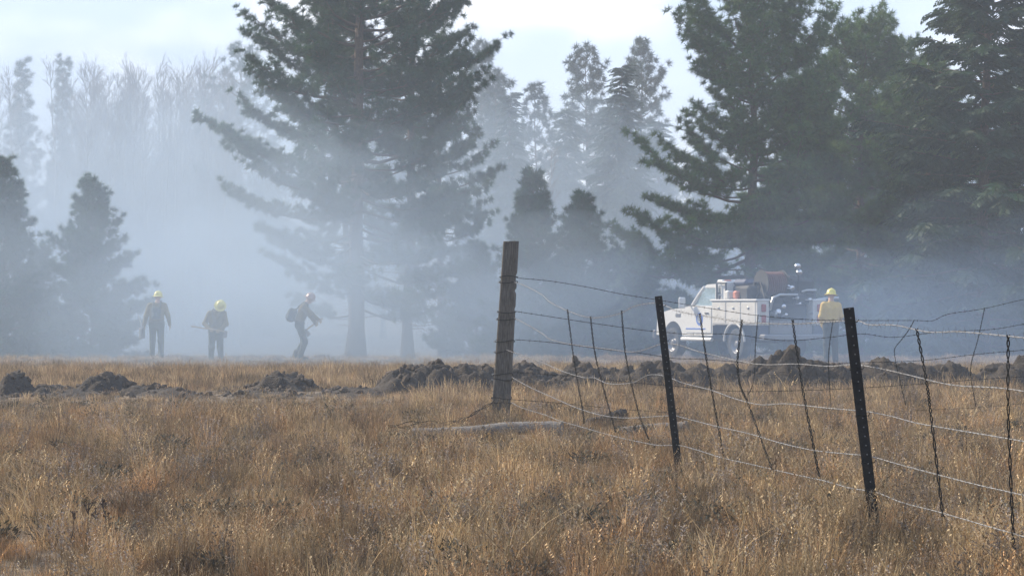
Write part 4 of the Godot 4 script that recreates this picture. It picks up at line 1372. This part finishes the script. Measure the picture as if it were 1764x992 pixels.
	for z in [-0.86, 0.86]:
		for k in 2:
			var tl := Shape.new()
			tl.box(Transform3D(Basis(), E(-0.02, 1.08 + 0.28 * k, z)), Vector3(0.05, 0.2, 0.14), 0.02)
			put("tail_light", tl.mesh(), M.red, t)
	var tg := Shape.new()
	tg.box(Transform3D(Basis(), E(0.03, 0.86, 0.0)), Vector3(0.05, 0.36, 1.3), 0.015)
	put("tailboard", tg.mesh(), M.dull_steel, t)

# ---------------------------------------------------------------- the fence corner
const CORNER := Vector2(-0.13, -28.8)     # feet of the posts on the ground plan (x, z)
const POST_A := Vector2(1.40, -20.3)
const POST_B := Vector2(2.14, -14.2)
const POST_C := Vector2(2.88, -8.2)       # the next post, outside the view

# where the line of sight to a bearing meets the near fence line's upright plane
func on_line(px: float, py: float, a: Vector2, b: Vector2) -> Vector3:
	var k := (px - 882.0) / FOCAL           # x = k * d
	var e := b - a
	# a.x + t e.x = -k (a.y + t e.y)
	var t := (-k * a.y - a.x) / (e.x + k * e.y)
	return at(px, py, -(a.y + t * e.y))

func near_at(px: float, py: float) -> Vector3:
	if px < 1150.0:
		return on_line(px, py, CORNER, POST_A)
	if px < 1484.0:
		return on_line(px, py, POST_A, POST_B)
	return on_line(px, py, POST_B, POST_C)

# two wires twisted together, with barbs
func strand(label: String, pts: Array, thick: float, m: Material, group: String) -> void:
	var mid: Vector3 = pts[pts.size() / 2]
	var t := thing("barbed_wire", label, "barbed wire", mid, 0.0, group)
	var path := spline(pts, 6)
	# even steps
	var line := []
	var left := 0.0
	var step := 0.03
	for i in path.size() - 1:
		var a: Vector3 = path[i]
		var b: Vector3 = path[i + 1]
		var l := a.distance_to(b)
		while left < l:
			line.append(a.lerp(b, left / l) - mid)
			left += step
		left -= l
	line.append(path[path.size() - 1] - mid)
	for ply in 2:
		var s := Shape.new()
		var tw := []
		var rr := []
		for i in line.size():
			var d: Vector3 = (line[mini(i + 1, line.size() - 1)] - line[maxi(i - 1, 0)]).normalized()
			var u := d.cross(Vector3.UP).normalized()
			var w := u.cross(d)
			var ph := TAU * i * step / 0.14 + PI * ply
			tw.append(line[i] + (u * cos(ph) + w * sin(ph)) * thick * 1.15)
			rr.append(thick)
		s.tube(tw, rr, 4)
		put("wire", s.mesh(), m, t)
	var bs := Shape.new()
	var i2 := 2
	while i2 < line.size() - 2:
		var d: Vector3 = (line[i2 + 1] - line[i2 - 1]).normalized()
		var u := d.cross(Vector3.UP).normalized()
		var w := u.cross(d)
		var ph := r2(0, TAU)
		var p: Vector3 = line[i2]
		var coil := []
		var cr := []
		for k in 7:
			var q := TAU * k / 3.0 + ph
			coil.append(p + d * (k - 3) * thick * 0.9 + (u * cos(q) + w * sin(q)) * thick * 2.1)
			cr.append(thick * 0.7)
		bs.tube(coil, cr, 3)
		for k in 4:
			var q := ph + PI * 0.5 * k + r2(-0.3, 0.3)
			var o := u * cos(q) + w * sin(q)
			bs.tube([p + o * thick, p + o * 0.028 + d * r2(-0.008, 0.008)], [thick * 0.7, thick * 0.3], 3)
		i2 += int(0.125 / step + rng.randf())
	put("barbs", bs.mesh(), M.barb if m == M.galvanised else m, t).set_meta("kind", "stuff")

# a stay of two wires wound into an open chain of loops
func stay(label: String, pts: Array, thick: float, group: String) -> void:
	var foot: Vector3 = pts[pts.size() - 1]
	var t := thing("wire_stay", label, "wire stay", foot, 0.0, group)
	var path := spline(pts, 12)
	var len_ := 0.0
	for i in path.size() - 1:
		len_ += path[i].distance_to(path[i + 1])
	for ply in 2:
		var s := Shape.new()
		var tw := []
		var rr := []
		var n := int(len_ / 0.012)
		for i in n + 1:
			var f := float(i) / n * (path.size() - 1)
			var k := mini(int(f), path.size() - 2)
			var p: Vector3 = path[k].lerp(path[k + 1], f - k) - foot
			var ph := TAU * i * 0.012 / 0.105 + PI * ply
			tw.append(p + Vector3(cos(ph), 0, sin(ph)) * thick * 1.55)
			rr.append(thick)
		s.tube(tw, rr, 4)
		put("wire", s.mesh(), M.stay, t)

func curve_near(flat: Array) -> Array:
	var out := []
	for i in range(0, flat.size(), 2):
		out.append(near_at(flat[i], flat[i + 1]))
	return out

func curve_far(flat: Array) -> Array:
	var out := []
	for i in range(0, flat.size(), 2):
		out.append(at(flat[i], flat[i + 1], 28.9 + 0.0004 * (flat[i] - 882.0)))
	return out

func fence() -> void:
	wooden_post()
	steel_post("black steel T-post nearer to the wooden corner post", POST_A, 20.3, 1134.5, 510.0, 1171.0, 812.0)
	steel_post("black steel T-post closest to the camera, right of the other T-post", POST_B, 14.2, 1462.5, 530.0, 1513.0, 936.0)
	rng.seed = 900
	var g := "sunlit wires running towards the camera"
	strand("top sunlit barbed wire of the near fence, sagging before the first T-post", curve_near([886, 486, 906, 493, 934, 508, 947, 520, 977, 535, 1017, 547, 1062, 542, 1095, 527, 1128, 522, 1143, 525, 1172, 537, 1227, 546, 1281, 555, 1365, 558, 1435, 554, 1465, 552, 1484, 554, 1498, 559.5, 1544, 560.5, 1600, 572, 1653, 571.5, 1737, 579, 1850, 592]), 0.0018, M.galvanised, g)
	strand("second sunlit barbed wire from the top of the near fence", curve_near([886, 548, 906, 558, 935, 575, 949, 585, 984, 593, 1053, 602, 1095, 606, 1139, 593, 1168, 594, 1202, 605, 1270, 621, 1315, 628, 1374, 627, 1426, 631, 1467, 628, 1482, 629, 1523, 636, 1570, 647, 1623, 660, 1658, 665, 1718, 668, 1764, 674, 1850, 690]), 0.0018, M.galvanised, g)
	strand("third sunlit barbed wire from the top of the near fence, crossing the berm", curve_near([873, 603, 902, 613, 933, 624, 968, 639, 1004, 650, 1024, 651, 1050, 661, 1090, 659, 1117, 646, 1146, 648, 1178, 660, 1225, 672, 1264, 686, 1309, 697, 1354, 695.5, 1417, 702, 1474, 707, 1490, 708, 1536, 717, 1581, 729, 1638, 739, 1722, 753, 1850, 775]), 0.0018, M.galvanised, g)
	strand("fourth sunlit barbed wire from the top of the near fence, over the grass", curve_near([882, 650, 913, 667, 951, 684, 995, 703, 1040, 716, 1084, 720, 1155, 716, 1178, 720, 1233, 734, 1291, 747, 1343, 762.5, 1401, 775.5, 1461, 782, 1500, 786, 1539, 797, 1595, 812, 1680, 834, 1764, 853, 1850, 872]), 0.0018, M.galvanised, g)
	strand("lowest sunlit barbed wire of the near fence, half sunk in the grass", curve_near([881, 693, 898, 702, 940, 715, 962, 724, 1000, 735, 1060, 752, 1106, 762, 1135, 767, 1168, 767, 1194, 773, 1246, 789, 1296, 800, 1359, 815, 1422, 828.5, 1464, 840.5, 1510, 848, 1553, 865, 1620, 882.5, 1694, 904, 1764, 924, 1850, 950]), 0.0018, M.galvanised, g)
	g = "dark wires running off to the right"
	strand("top dark barbed wire of the far fence, leaving the corner post to the right", curve_far([893, 479, 947, 484, 1009, 494, 1071, 506.5, 1130, 516, 1213, 529.5, 1306, 543.5, 1395, 550.5, 1471, 552, 1577, 552, 1607, 552.5, 1635, 541, 1697, 531.5, 1764, 516, 1900, 490]), 0.0020, M.brownish, g)
	strand("second dark barbed wire from the top of the far fence", curve_far([890, 536.5, 955, 546.5, 1017, 556, 1106, 568.5, 1149, 572.5, 1191, 576, 1259, 575.5, 1349, 586.5, 1426, 581.5, 1485, 575, 1540, 581, 1616, 572, 1707, 567.5, 1764, 558.5, 1900, 535]), 0.0020, M.brownish, g)
	strand("third dark barbed wire from the top of the far fence, before the berm", curve_far([887, 585, 951, 590, 1040, 601.5, 1106, 608.5, 1159, 617, 1213, 619, 1327, 627, 1417, 627, 1482, 624.5, 1588, 621, 1681, 610.5, 1764, 603, 1900, 590]), 0.0020, M.brownish, g)
	strand("fourth dark barbed wire from the top of the far fence, over the grass", curve_far([883, 641, 982, 648, 1086, 658.5, 1160, 665, 1273, 674, 1396, 672, 1486, 668, 1598, 660.5, 1695, 653, 1764, 649, 1900, 640]), 0.0020, M.brownish, g)
	strand("lowest dark barbed wire of the far fence, low in the grass", curve_far([880, 688, 973, 695, 1062, 704, 1180, 712, 1300, 714, 1440, 712, 1560, 708, 1700, 701, 1764, 695, 1900, 685]), 0.0020, M.brownish, g)
	g = "twisted wire stays of the near fence"
	var w := 0.0038
	stay("twisted wire stay of the near fence closest to the wooden post", curve_near([977.5, 533, 989, 620, 1004, 707, 1006, 730]), w, g)
	stay("middle of the three wire stays between the wooden post and the first T-post", curve_near([1017.5, 545, 1027, 618, 1057, 731, 1060, 742]), w, g)
	stay("wire stay of the near fence just left of the first T-post", curve_near([1071, 535, 1079, 618, 1101, 713, 1118, 757]), w, g)
	stay("wire stay just right of the first T-post, before the engine's door", curve_near([1206, 540, 1211, 576, 1220, 635, 1238, 737, 1251, 808]), w, g)
	stay("kinked wire stay before the engine's rear wheel", curve_near([1279, 551, 1274.5, 585, 1271, 628, 1276, 665, 1291, 700, 1330, 808]), w, g)
	stay("wire stay of the near fence halfway between the engine and the near T-post", curve_near([1366, 551, 1382, 663, 1412, 821]), w, g)
	stay("wire stay just right of the T-post closest to the camera", curve_near([1580, 566, 1597.5, 661, 1605, 720, 1625, 890]), w, g)
	stay("rightmost wire stay, beside the right edge of the view", curve_near([1738, 577, 1738, 720, 1746, 920, 1748, 945]), w, g)
	g = "thin stays of the far fence"
	stay("thin bent stay of the far fence below the engine's tail", curve_far([1306.5, 542, 1302, 596, 1299, 655, 1289, 680]), 0.0031, g)
	stay("thin stay of the far fence below the standing firefighter", curve_far([1436, 550, 1428, 617, 1432, 702]), 0.0031, g)
	stay("thin sharply kinked stay of the far fence right of the near T-post", curve_far([1576, 551, 1566, 569, 1554, 585, 1543, 599, 1542, 611, 1547, 638, 1561, 698]), 0.0031, g)
	stay("thin bowed stay of the far fence near the right edge", curve_far([1697.5, 530, 1686, 583, 1673, 638, 1682, 700]), 0.0031, g)

func wooden_post() -> void:
	var d := 28.8
	var top := at(880.5, 416.0, d)
	var foot := at(861.0, 730.0, d)
	foot.y = gh(foot.x, foot.z) - 0.05
	var t := thing("wooden_fence_post", "weathered grey wooden corner post where the two fences meet", "fence post", foot)
	var s := Shape.new()
	var rings := 60
	var sides := 40
	var grain := FastNoiseLite.new()
	grain.seed = 8
	grain.frequency = 1.0
	var up := top - foot
	var xs := Vector3(1, 0, 0.18).normalized()
	var zs := Vector3(-0.18, 0, 1).normalized()
	for i in rings + 1:
		var u := float(i) / rings
		for j in sides:
			var a := TAU * j / sides
			var q := Vector2(cos(a), sin(a))
			var sq := 1.0 / maxf(absf(q.x), absf(q.y))
			var r := lerpf(1.0, minf(sq, 1.34), 0.82)         # a squared log
			var crack := grain.get_noise_2d(j * 5.3, u * 1.6)
			var cut := maxf(0.0, absf(grain.get_noise_2d(j * 2.1 + 70.0, u * 0.7)) - 0.30) * 0.05
			var hw := lerpf(0.108, 0.088, u)
			var rad := hw * r + 0.0045 * crack - cut
			var p := foot + up * u + (xs * q.x + zs * q.y * 0.85) * rad
			# chips knocked out of the right edge
			for n in [[0.735, 0.012, 0.02], [0.80, 0.02, 0.014], [0.63, 0.01, 0.012]]:
				if q.x > 0.55 and absf(u - n[0]) < n[1]:
					p -= xs * n[2]
			if i == rings:
				p += Vector3(0, 0.012 * crack, 0)
			s.vert(p - foot, (xs * q.x + zs * q.y).normalized())
	for i in rings:
		for j in sides:
			var a := i * sides + j
			var b := i * sides + (j + 1) % sides
			s.quad(b, a, a + sides, b + sides)
	for i in rings + 1:
		for j in sides:
			var e: Vector3 = s.v[mini(i + 1, rings) * sides + j] - s.v[maxi(i - 1, 0) * sides + j]
			var f: Vector3 = s.v[i * sides + (j + 1) % sides] - s.v[i * sides + (j + sides - 1) % sides]
			var nn := f.cross(e).normalized()
			s.n[i * sides + j] = nn if nn.dot(s.n[i * sides + j]) > 0 else -nn
	var c := s.vert(up + Vector3(0, 0.004, 0), Vector3.UP)
	for j in sides:
		s.vert(s.v[rings * sides + j], Vector3.UP)
	for j in sides:
		s.tri(c, c + 1 + (j + 1) % sides, c + 1 + j)
	put("post", s.mesh(), M.wood, t)
	# turns of wire round the post, and staples with glinting ends at its left edge
	rng.seed = 71
	for py in [476.0, 485.0, 536.0, 548.0, 585.0, 603.0, 641.0, 650.0, 682.0, 690.0]:
		var u: float = (730.0 - py) / 314.0
		var hw := lerpf(0.108, 0.088, u) + 0.012
		var ring := []
		var rr := []
		for k in 25:
			var a := TAU * k / 24.0
			var q := Vector2(cos(a), sin(a))
			var sq := lerpf(1.0, minf(1.0 / maxf(absf(q.x), absf(q.y)), 1.34), 0.82)
			ring.append(up * u + (xs * q.x + zs * q.y * 0.87) * hw * sq + Vector3(0, 0.012 * sin(a * 2.0 + py), 0))
			rr.append(0.0045)
		var w := Shape.new()
		w.tube(ring, rr, 5, false)
		put("wire_wrap", w.mesh(), M.brownish if int(py) % 2 else M.stay, t)
		var st := Shape.new()
		var e := up * u - xs * (hw * 1.0) + zs * r2(-0.02, 0.08)
		st.tube([e + xs * 0.012, e - xs * 0.012 + Vector3(0, 0.003, 0), e - xs * 0.012 - Vector3(0, 0.010, 0), e + xs * 0.012 - Vector3(0, 0.012, 0)], [0.004, 0.004, 0.004, 0.004], 5)
		put("staple", st.mesh(), M.galvanised, t)

func steel_post(label: String, plan: Vector2, d: float, tx: float, ty: float, bx: float, by: float) -> void:
	var top := at(tx, ty, d)
	var foot := at(bx, by, d)
	foot.y = minf(foot.y, gh(foot.x, foot.z)) - 0.04
	var t := thing("steel_fence_post", label, "fence post", foot)
	var up := top - foot
	var yy := up.normalized()
	var zz := (Vector3(-0.22, 0, 1) - yy * yy.dot(Vector3(-0.22, 0, 1))).normalized()
	var xf := Transform3D(Basis(yy.cross(zz), yy, zz), up * 0.5)
	var s := Shape.new()
	s.box(xf, Vector3(0.064, up.length(), 0.010), 0.003)
	s.box(xf.translated_local(Vector3(0, 0, -0.030)), Vector3(0.012, up.length(), 0.05), 0.003)
	put("t_section", s.mesh(), M.post, t)
	var stud := Shape.new()
	stud.lathe([Vector2(0.0045, 0.0), Vector2(0.004, 0.005), Vector2(0.002, 0.007), Vector2(0.0001, 0.007)], 8, Transform3D(Basis(Vector3.RIGHT, PI / 2), Vector3.ZERO))
	var sm := stud.mesh()
	var n := int(up.length() / 0.054)
	for k in n:
		put("stud", sm, M.stud, t, xf.translated_local(Vector3(0.006, -up.length() * 0.5 + 0.05 + k * 0.054, 0.0045)))
	rng.seed = int(tx)
	for k in 5:
		var clip := Shape.new()
		var y := up.length() * (0.94 - 0.19 * k)
		clip.tube([xf * Vector3(-0.036, y - up.length() * 0.5, 0.004), xf * Vector3(0.0, y - up.length() * 0.5 + 0.006, 0.014), xf * Vector3(0.04, y - up.length() * 0.5 - 0.003, 0.002), xf * Vector3(0.05, y - up.length() * 0.5 + 0.012, -0.01)], [0.0028, 0.0028, 0.0028, 0.0028], 5)
		put("wire_clip", clip.mesh(), M.stay, t)

# ---------------------------------------------------------------- lying about in the grass
func log_(called: String, label: String, category: String, a: Vector3, b: Vector3, r0: float, r1: float, m: Material, seed_: int, rough: float) -> void:
	a.y = gh(a.x, a.z) + r0 * 0.75 + a.y
	b.y = gh(b.x, b.z) + r1 * 0.75 + b.y
	var t := thing(called, label, category, a)
	var f := FastNoiseLite.new()
	f.seed = seed_
	f.frequency = 1.0
	var s := Shape.new()
	var pts := []
	var rr := []
	var n := 26
	for i in n + 1:
		var u := float(i) / n
		pts.append((b - a) * u + Vector3(0, f.get_noise_1d(u * 1.5) * 0.03, f.get_noise_1d(u * 1.5 + 40.0) * 0.02))
		rr.append(lerpf(r0, r1, u) * (1.0 + rough * 0.8 * f.get_noise_1d(u * 30.0)))
	s.tube(pts, rr, 18)
	for i in s.v.size():
		var q := f.get_noise_3d(s.v[i].x * 2.0, s.n[i].y * 5.0 + i % 3, s.n[i].z * 5.0)
		s.v[i] += s.n[i] * q * r0 * rough if absf(s.n[i].dot((b - a).normalized())) < 0.9 else Vector3.ZERO
	put("timber", s.mesh(), m, t)
	for k in 3:
		var kn := Shape.new()
		var u := 0.2 + 0.27 * k
		var p := (b - a) * u + Vector3(0, r0 * 0.6, r0 * 0.7)
		kn.tube([p, p + Vector3(0.01, 0.02, 0.03)], [0.022, 0.012], 7)
		put("knot", kn.mesh(), m, t)

func litter() -> void:
	log_("fallen_rail", "grey fallen fence rail lying in the grass before the corner post", "fence rail", at(712, 0, 25.8) * Vector3(1, 0, 1), at(968, 0, 25.3) * Vector3(1, 0, 1) + Vector3(0, 0.07, 0), 0.05, 0.075, M.pale_wood, 31, 0.07)
	log_("fallen_rail", "pale splintered rail end lying left of the first T-post", "fence rail", at(1068, 0, 26.6) * Vector3(1, 0, 1), at(1184, 0, 26.3) * Vector3(1, 0, 1) + Vector3(0, 0.05, 0), 0.045, 0.06, M.pale_wood, 32, 0.12)
	log_("rotten_log", "dark rotten piece of log tilted up behind the wire stays", "log", at(1012, 0, 27.8) * Vector3(1, 0, 1), at(1078, 0, 28.0) * Vector3(1, 0, 1) + Vector3(0, 0.11, 0), 0.075, 0.06, M.rotten, 33, 0.55)
	rng.seed = 12
	# loose wires twisted off the corner post
	var t := thing("loose_wire", "loose twisted wire trailing from the corner post to the left through the grass", "loose wire", at(850, 700, 28.7))
	var o := t.position
	for k in 3:
		var s := Shape.new()
		var ends := [at(852, 690 + k * 2, 28.7), at(828, 704 + k, 28.0), at(800, 720 + k * 2, 27.2), at(770, 727 + k * 3, 26.8), at(720, 726 + k * 5, 26.4), at(668, 734 + k * 4, 26.0)]
		var path := spline(ends, 8)
		var rr := []
		for i in path.size():
			path[i] = path[i] - o + Vector3(0, cos(i * 1.1 + k * 2.1), sin(i * 1.1 + k * 2.1)) * 0.010
			rr.append(0.004)
		s.tube(path, rr, 5)
		put("wire", s.mesh(), M.brownish, t)
	# dead flower heads in the left foreground
	for k in 5:
		var px: float = [175.0, 152.0, 128.0, 186.0, 163.0][k]
		var tip: float = [858.0, 868.0, 882.0, 884.0, 878.0][k]
		var d := 13.6 + 0.12 * k
		var tp := at(px, tip, d)
		var ft := at(px + r2(-14, 14), 0, d)
		ft.y = gh(ft.x, ft.z)
		var w := thing("dried_weed", "dead weed stalk with brown clustered heads, " + ["tallest of five at the lower left", "second tallest of five at the lower left", "leftmost of five at the lower left", "rightmost of five at the lower left", "in the middle of five at the lower left"][k], "weed", ft, 0.0, "dead weed stalks")
		var st := Shape.new()
		var q := tp - ft
		st.tube([Vector3.ZERO, q * 0.5 + Vector3(0.01, 0, 0), q], [0.005, 0.004, 0.003], 5)
		put("stem", st.mesh(), M.weed, w)
		for h in 5:
			var hd := Shape.new()
			var tip2 := q + Vector3(r2(-0.025, 0.025), r2(-0.035, 0.01), r2(-0.02, 0.02))
			hd.tube([q * 0.82, tip2], [0.0025, 0.002], 4)
			for j in 9:
				var dd := Vector3(r2(-1, 1), r2(-0.3, 1), r2(-1, 1)).normalized()
				hd.tube([tip2, tip2 + dd * r2(0.008, 0.015)], [0.004, 0.001], 4, false)
			put("seed_head", hd.mesh(), M.weed_head, w)

# ---------------------------------------------------------------- the meadow
func blade(s: Shape, root: Vector3, dir: Vector3, h: float, w: float, bend: Vector3, side: Vector3, segs := 3) -> void:
	var f := s.v.size()
	for i in segs + 1:
		var u := float(i) / segs
		var p := root + dir * h * u + bend * u * u * h
		var ww := w * (1.0 - 0.85 * u * u) * 0.5
		var nn := side.cross(dir).normalized()
		s.vert(p - side * ww, nn)
		s.vert(p + side * ww, nn)
	for i in segs:
		s.quad(f + i * 2, f + i * 2 + 1, f + i * 2 + 3, f + i * 2 + 2)

func grass_tuft(count: int, hmin: float, hmax: float, spread: float, w: float, droop: float, seed_: int, heads: float) -> ArrayMesh:
	rng.seed = seed_
	var s := Shape.new()
	for i in count:
		var a := r2(0, TAU)
		var r := spread * sqrt(rng.randf())
		var out := Vector3(cos(a), 0, sin(a))
		var h := r2(hmin, hmax)
		var dir := (Vector3.UP + out * r2(0.0, 0.4) + Vector3(r2(-0.12, 0.12), 0, r2(-0.12, 0.12))).normalized()
		var b := r2(0, TAU)
		var bend := Vector3(cos(b), -0.25, sin(b)) * r2(0.0, droop)
		var c := r2(0, TAU)
		var tone := 0.42 + 1.25 * pow(rng.randf(), 2.2)
		s.col = Color(tone, tone * r2(0.92, 1.04), tone * r2(0.8, 1.1))
		var side := Vector3(cos(c), 0, sin(c))
		blade(s, out * r, dir, h, w * r2(0.7, 1.3), bend, side)
		if rng.randf() < heads:
			var tip := out * r + dir * h + bend * h
			for k in 6:
				var q := tip - (dir + bend).normalized() * k * 0.014
				var e := r2(0, TAU)
				var o := Vector3(cos(e), 0.9, sin(e)).normalized()
				s.face([q, q + o * 0.012 + Vector3(0, 0.002, 0.004), q + o * 0.02, q + o * 0.012 - Vector3(0, 0.002, 0.004)])
	return s.mesh()

func weed_tuft(seed_: int) -> ArrayMesh:
	# dry stems whose upper halves are furred with small pale husks
	rng.seed = seed_
	var s := Shape.new()
	for i in 9:
		var a := r2(0, TAU)
		var out := Vector3(cos(a), 0, sin(a)) * 0.07 * sqrt(rng.randf())
		var h := r2(0.16, 0.36)
		var dir := (Vector3.UP + out * 3.0 + Vector3(r2(-0.15, 0.15), 0, r2(-0.15, 0.15))).normalized()
		s.col = Color(0.7, 0.65, 0.6)
		blade(s, out, dir, h, 0.004, Vector3(r2(-0.1, 0.1), 0, r2(-0.1, 0.1)), Vector3(cos(a + 1.0), 0, sin(a + 1.0)), 2)
		for k in 26:
			var u := r2(0.35, 1.0)
			var e := r2(0, TAU)
			var o := (Vector3(cos(e), r2(0.2, 1.2), sin(e))).normalized()
			var p := out + dir * h * u
			var l := r2(0.010, 0.024)
			var wd := o.cross(Vector3(r2(-1, 1), r2(-1, 1), r2(-1, 1))).normalized() * 0.0035
			var tn := r2(0.75, 1.4)
			s.col = Color(tn, tn * 0.97, tn * 0.95)
			s.face([p, p + o * l * 0.6 + wd, p + o * l, p + o * l * 0.6 - wd])
	return s.mesh()

func low_tuft(seed_: int) -> ArrayMesh:
	# a low grey-green cushion of small leaves
	rng.seed = seed_
	var s := Shape.new()
	for i in 120:
		var a := r2(0, TAU)
		var r := 0.13 * sqrt(rng.randf())
		var p := Vector3(cos(a) * r, r2(0.0, 0.13) * (1.0 - r * 3.0), sin(a) * r)
		var d := (Vector3(cos(a), r2(0.2, 1.4), sin(a)) + Vector3(r2(-1, 1), 0, r2(-1, 1)) * 0.7).normalized()
		var wd := d.cross(Vector3(r2(-1, 1), r2(-1, 1), r2(-1, 1))).normalized() * 0.006
		var l := r2(0.02, 0.05)
		var tn := r2(0.6, 1.3)
		s.col = Color(tn, tn, tn)
		s.face([p, p + d * l * 0.5 + wd, p + d * l, p + d * l * 0.5 - wd])
	return s.mesh()

func meadow() -> void:
	var straw := []
	var tall := []
	var weeds := []
	var low := []
	for k in 4:
		straw.append(grass_tuft(46, 0.10, 0.27, 0.11, 0.0042, 0.35, 500 + k, 0.10))
	for k in 3:
		tall.append(grass_tuft(22, 0.22, 0.44, 0.07, 0.0046, 0.30 + 0.3 * k, 520 + k, 0.45))
	for k in 3:
		weeds.append(weed_tuft(540 + k))
	for k in 2:
		low.append(low_tuft(560 + k))
	# coarser tufts for the far half, where single stems can no longer be told apart
	var far_ := []
	for k in 3:
		far_.append(grass_tuft(60, 0.12, 0.30, 0.26, 0.010, 0.35, 580 + k, 0.0))
	var sets := [straw, tall, weeds, low, far_]
	var names := ["dry_grass", "tall_dry_grass", "husk_weeds", "low_forbs", "distant_grass"]
	var labels := ["short tan and rusty dry grass covering the near meadow", "taller pale straw stems with seed heads rising above the short grass", "grey lilac dry weeds furred with small husks among the grass", "low dark grey-green forbs in the gaps of the near meadow", "pale tan grass of the far meadow round the berm and the crew"]
	var place := []
	var tint := []
	for k in 5:
		var a := []
		var b := []
		for q in sets[k].size():
			a.append([])
			b.append([])
		place.append(a)
		tint.append(b)
	rng.seed = 1000
	var d := 10.8
	while d < 67.0:
		var depth := 0.25 + d * 0.012
		var half := d * 0.2125 + 3.8
		var per := 0.0      # tufts on each square metre
		if d < 34.0:
			per = lerpf(92.0, 44.0, smooth(11.0, 34.0, d))
		else:
			per = lerpf(17.0, 11.0, smooth(34.0, 66.0, d))
		var n := int(per * depth * half * 2.0)
		for i in n:
			var x := r2(-half, half)
			var z := -(d + r2(0, depth))
			var bare := smooth(0.22, 0.5, patches.get_noise_2d(x * 14.0 + 900.0, z * 14.0))
			if rng.randf() < bare * (0.75 if d < 34.0 else 0.3):
				if d < 34.0 and rng.randf() < (0.65 if d < 18.0 else 0.4):
					var ql := rng.randi() % 2
					place[3][ql].append(Transform3D(Basis(Vector3.UP, r2(0, TAU)) * Basis.from_scale(Vector3.ONE * r2(0.7, 1.4)), Vector3(x, gh(x, z) - 0.01, z)))
					var gl := r2(0.7, 1.2)
					tint[3][ql].append(Color(0.065, 0.062, 0.042) * gl)
				continue
			# the scraped strip along the berm carries little grass
			var scraped := scraped_at(x, z)
			if rng.randf() < scraped:
				continue
			var pn := patches.get_noise_2d(x * 9.0, z * 7.0)
			var pw := patches.get_noise_2d(x * 11.0 + 500.0, z * 9.0 + 100.0)
			var darker := patches.get_noise_2d(x * 13.0 - 700.0, z * 6.0 + 40.0)
			var kind := 0
			if d > 34.0:
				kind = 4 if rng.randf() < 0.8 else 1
			else:
				var w_weed := 0.02 + 0.20 * smooth(0.06, 0.30, pw)
				var w_tall := 0.12 + 0.30 * smooth(0.05, 0.3, -pw)
				var f := rng.randf()
				kind = 2 if f < w_weed else 1 if f < w_weed + w_tall else 0
			var q := rng.randi() % int(sets[kind].size())
			# bunches: each cell of the field is one bunch with its own height and tone, lower at its rim
			var cell := clump_tone.get_noise_2d(x * 2.6, z * 2.0)
			var rim := clump_edge.get_noise_2d(x * 2.6, z * 2.0) + 1.0
			var sc := r2(0.65, 1.05) * (0.82 + 0.34 * cell) * clampf(1.25 - 0.65 * rim, 0.45, 1.2)
			if d < 34.0 and kind == 0:
				sc *= 0.9
			sc *= lerpf(1.0, 0.55, smooth(42.0, 62.0, d)) * trampled(x, z)
			var tilt := Vector3(r2(-0.14, 0.14), 0, r2(-0.14, 0.14))
			place[kind][q].append(Transform3D(Basis.from_euler(Vector3(tilt.x, r2(0, TAU), tilt.z)) * Basis.from_scale(Vector3(sc * r2(0.9, 1.2), sc, sc * r2(0.9, 1.2))), Vector3(x, gh(x, z) - 0.015, z)))
			var c: Color
			if kind == 2:
				c = Color(0.19, 0.155, 0.125).lerp(Color(0.30, 0.26, 0.225), rng.randf())
			else:
				var rust := smooth(-0.02, 0.26, pn)
				c = Color(0.43, 0.315, 0.168).lerp(Color(0.37, 0.200, 0.080), rust * 0.85)
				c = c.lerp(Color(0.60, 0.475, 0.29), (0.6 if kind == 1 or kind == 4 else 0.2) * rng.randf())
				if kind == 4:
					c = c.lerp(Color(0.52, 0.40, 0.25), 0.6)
			# grass tinted towards dark grey-brown in patches
			c = c.lerp(Color(0.095, 0.072, 0.048), 0.72 * smooth(0.02, 0.28, darker) * r2(0.6, 1.1))
			c = c * r2(0.75, 1.2) * (1.0 + 0.42 * clump_tone.get_noise_2d(x * 2.6 + 90.0, z * 2.0))
			tint[kind][q].append(Color(c.r, c.g, c.b))
		d += depth
	for k in 5:
		var root := Node3D.new()
		root.name = names[k]
		add_child(root)
		tag(root, labels[k], "grass" if k < 2 or k == 4 else "weeds", "", "stuff")
		for q in sets[k].size():
			if place[k][q].size():
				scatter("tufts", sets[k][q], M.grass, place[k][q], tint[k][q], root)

# grass is short before the left mounds and round the fallen timber
func trampled(x: float, z: float) -> float:
	var d := -z
	var px := 882.0 + x * FOCAL / d
	var k := 1.0
	if px < 760.0:
		k = lerpf(1.0, 0.5, smooth(29.0, 34.0, d) * (1.0 - smooth(39.0, 42.0, d)) * (1.0 - smooth(640.0, 760.0, px)))
	if d > 23.4 and d < 26.4 and px > 690.0 and px < 1200.0:
		k = minf(k, 0.75)
	return k

func scraped_at(x: float, z: float) -> float:
	var d := -z
	var px := 882.0 + x * FOCAL / d
	var v := 0.0
	if px > 600.0:
		var mid := 39.5 + 2.0 * (x + 2.6) / 15.5
		v = 1.0 - smooth(0.75, 1.25, absf(d - mid + 0.1))
	if px < 740.0:
		var mid2 := 37.4 + 1.4 * clampf(px / 700.0, 0.0, 1.0)
		v = maxf(v, 0.66 * (1.0 - smooth(1.0, 2.0, absf(d - mid2))))
	return v * 0.95
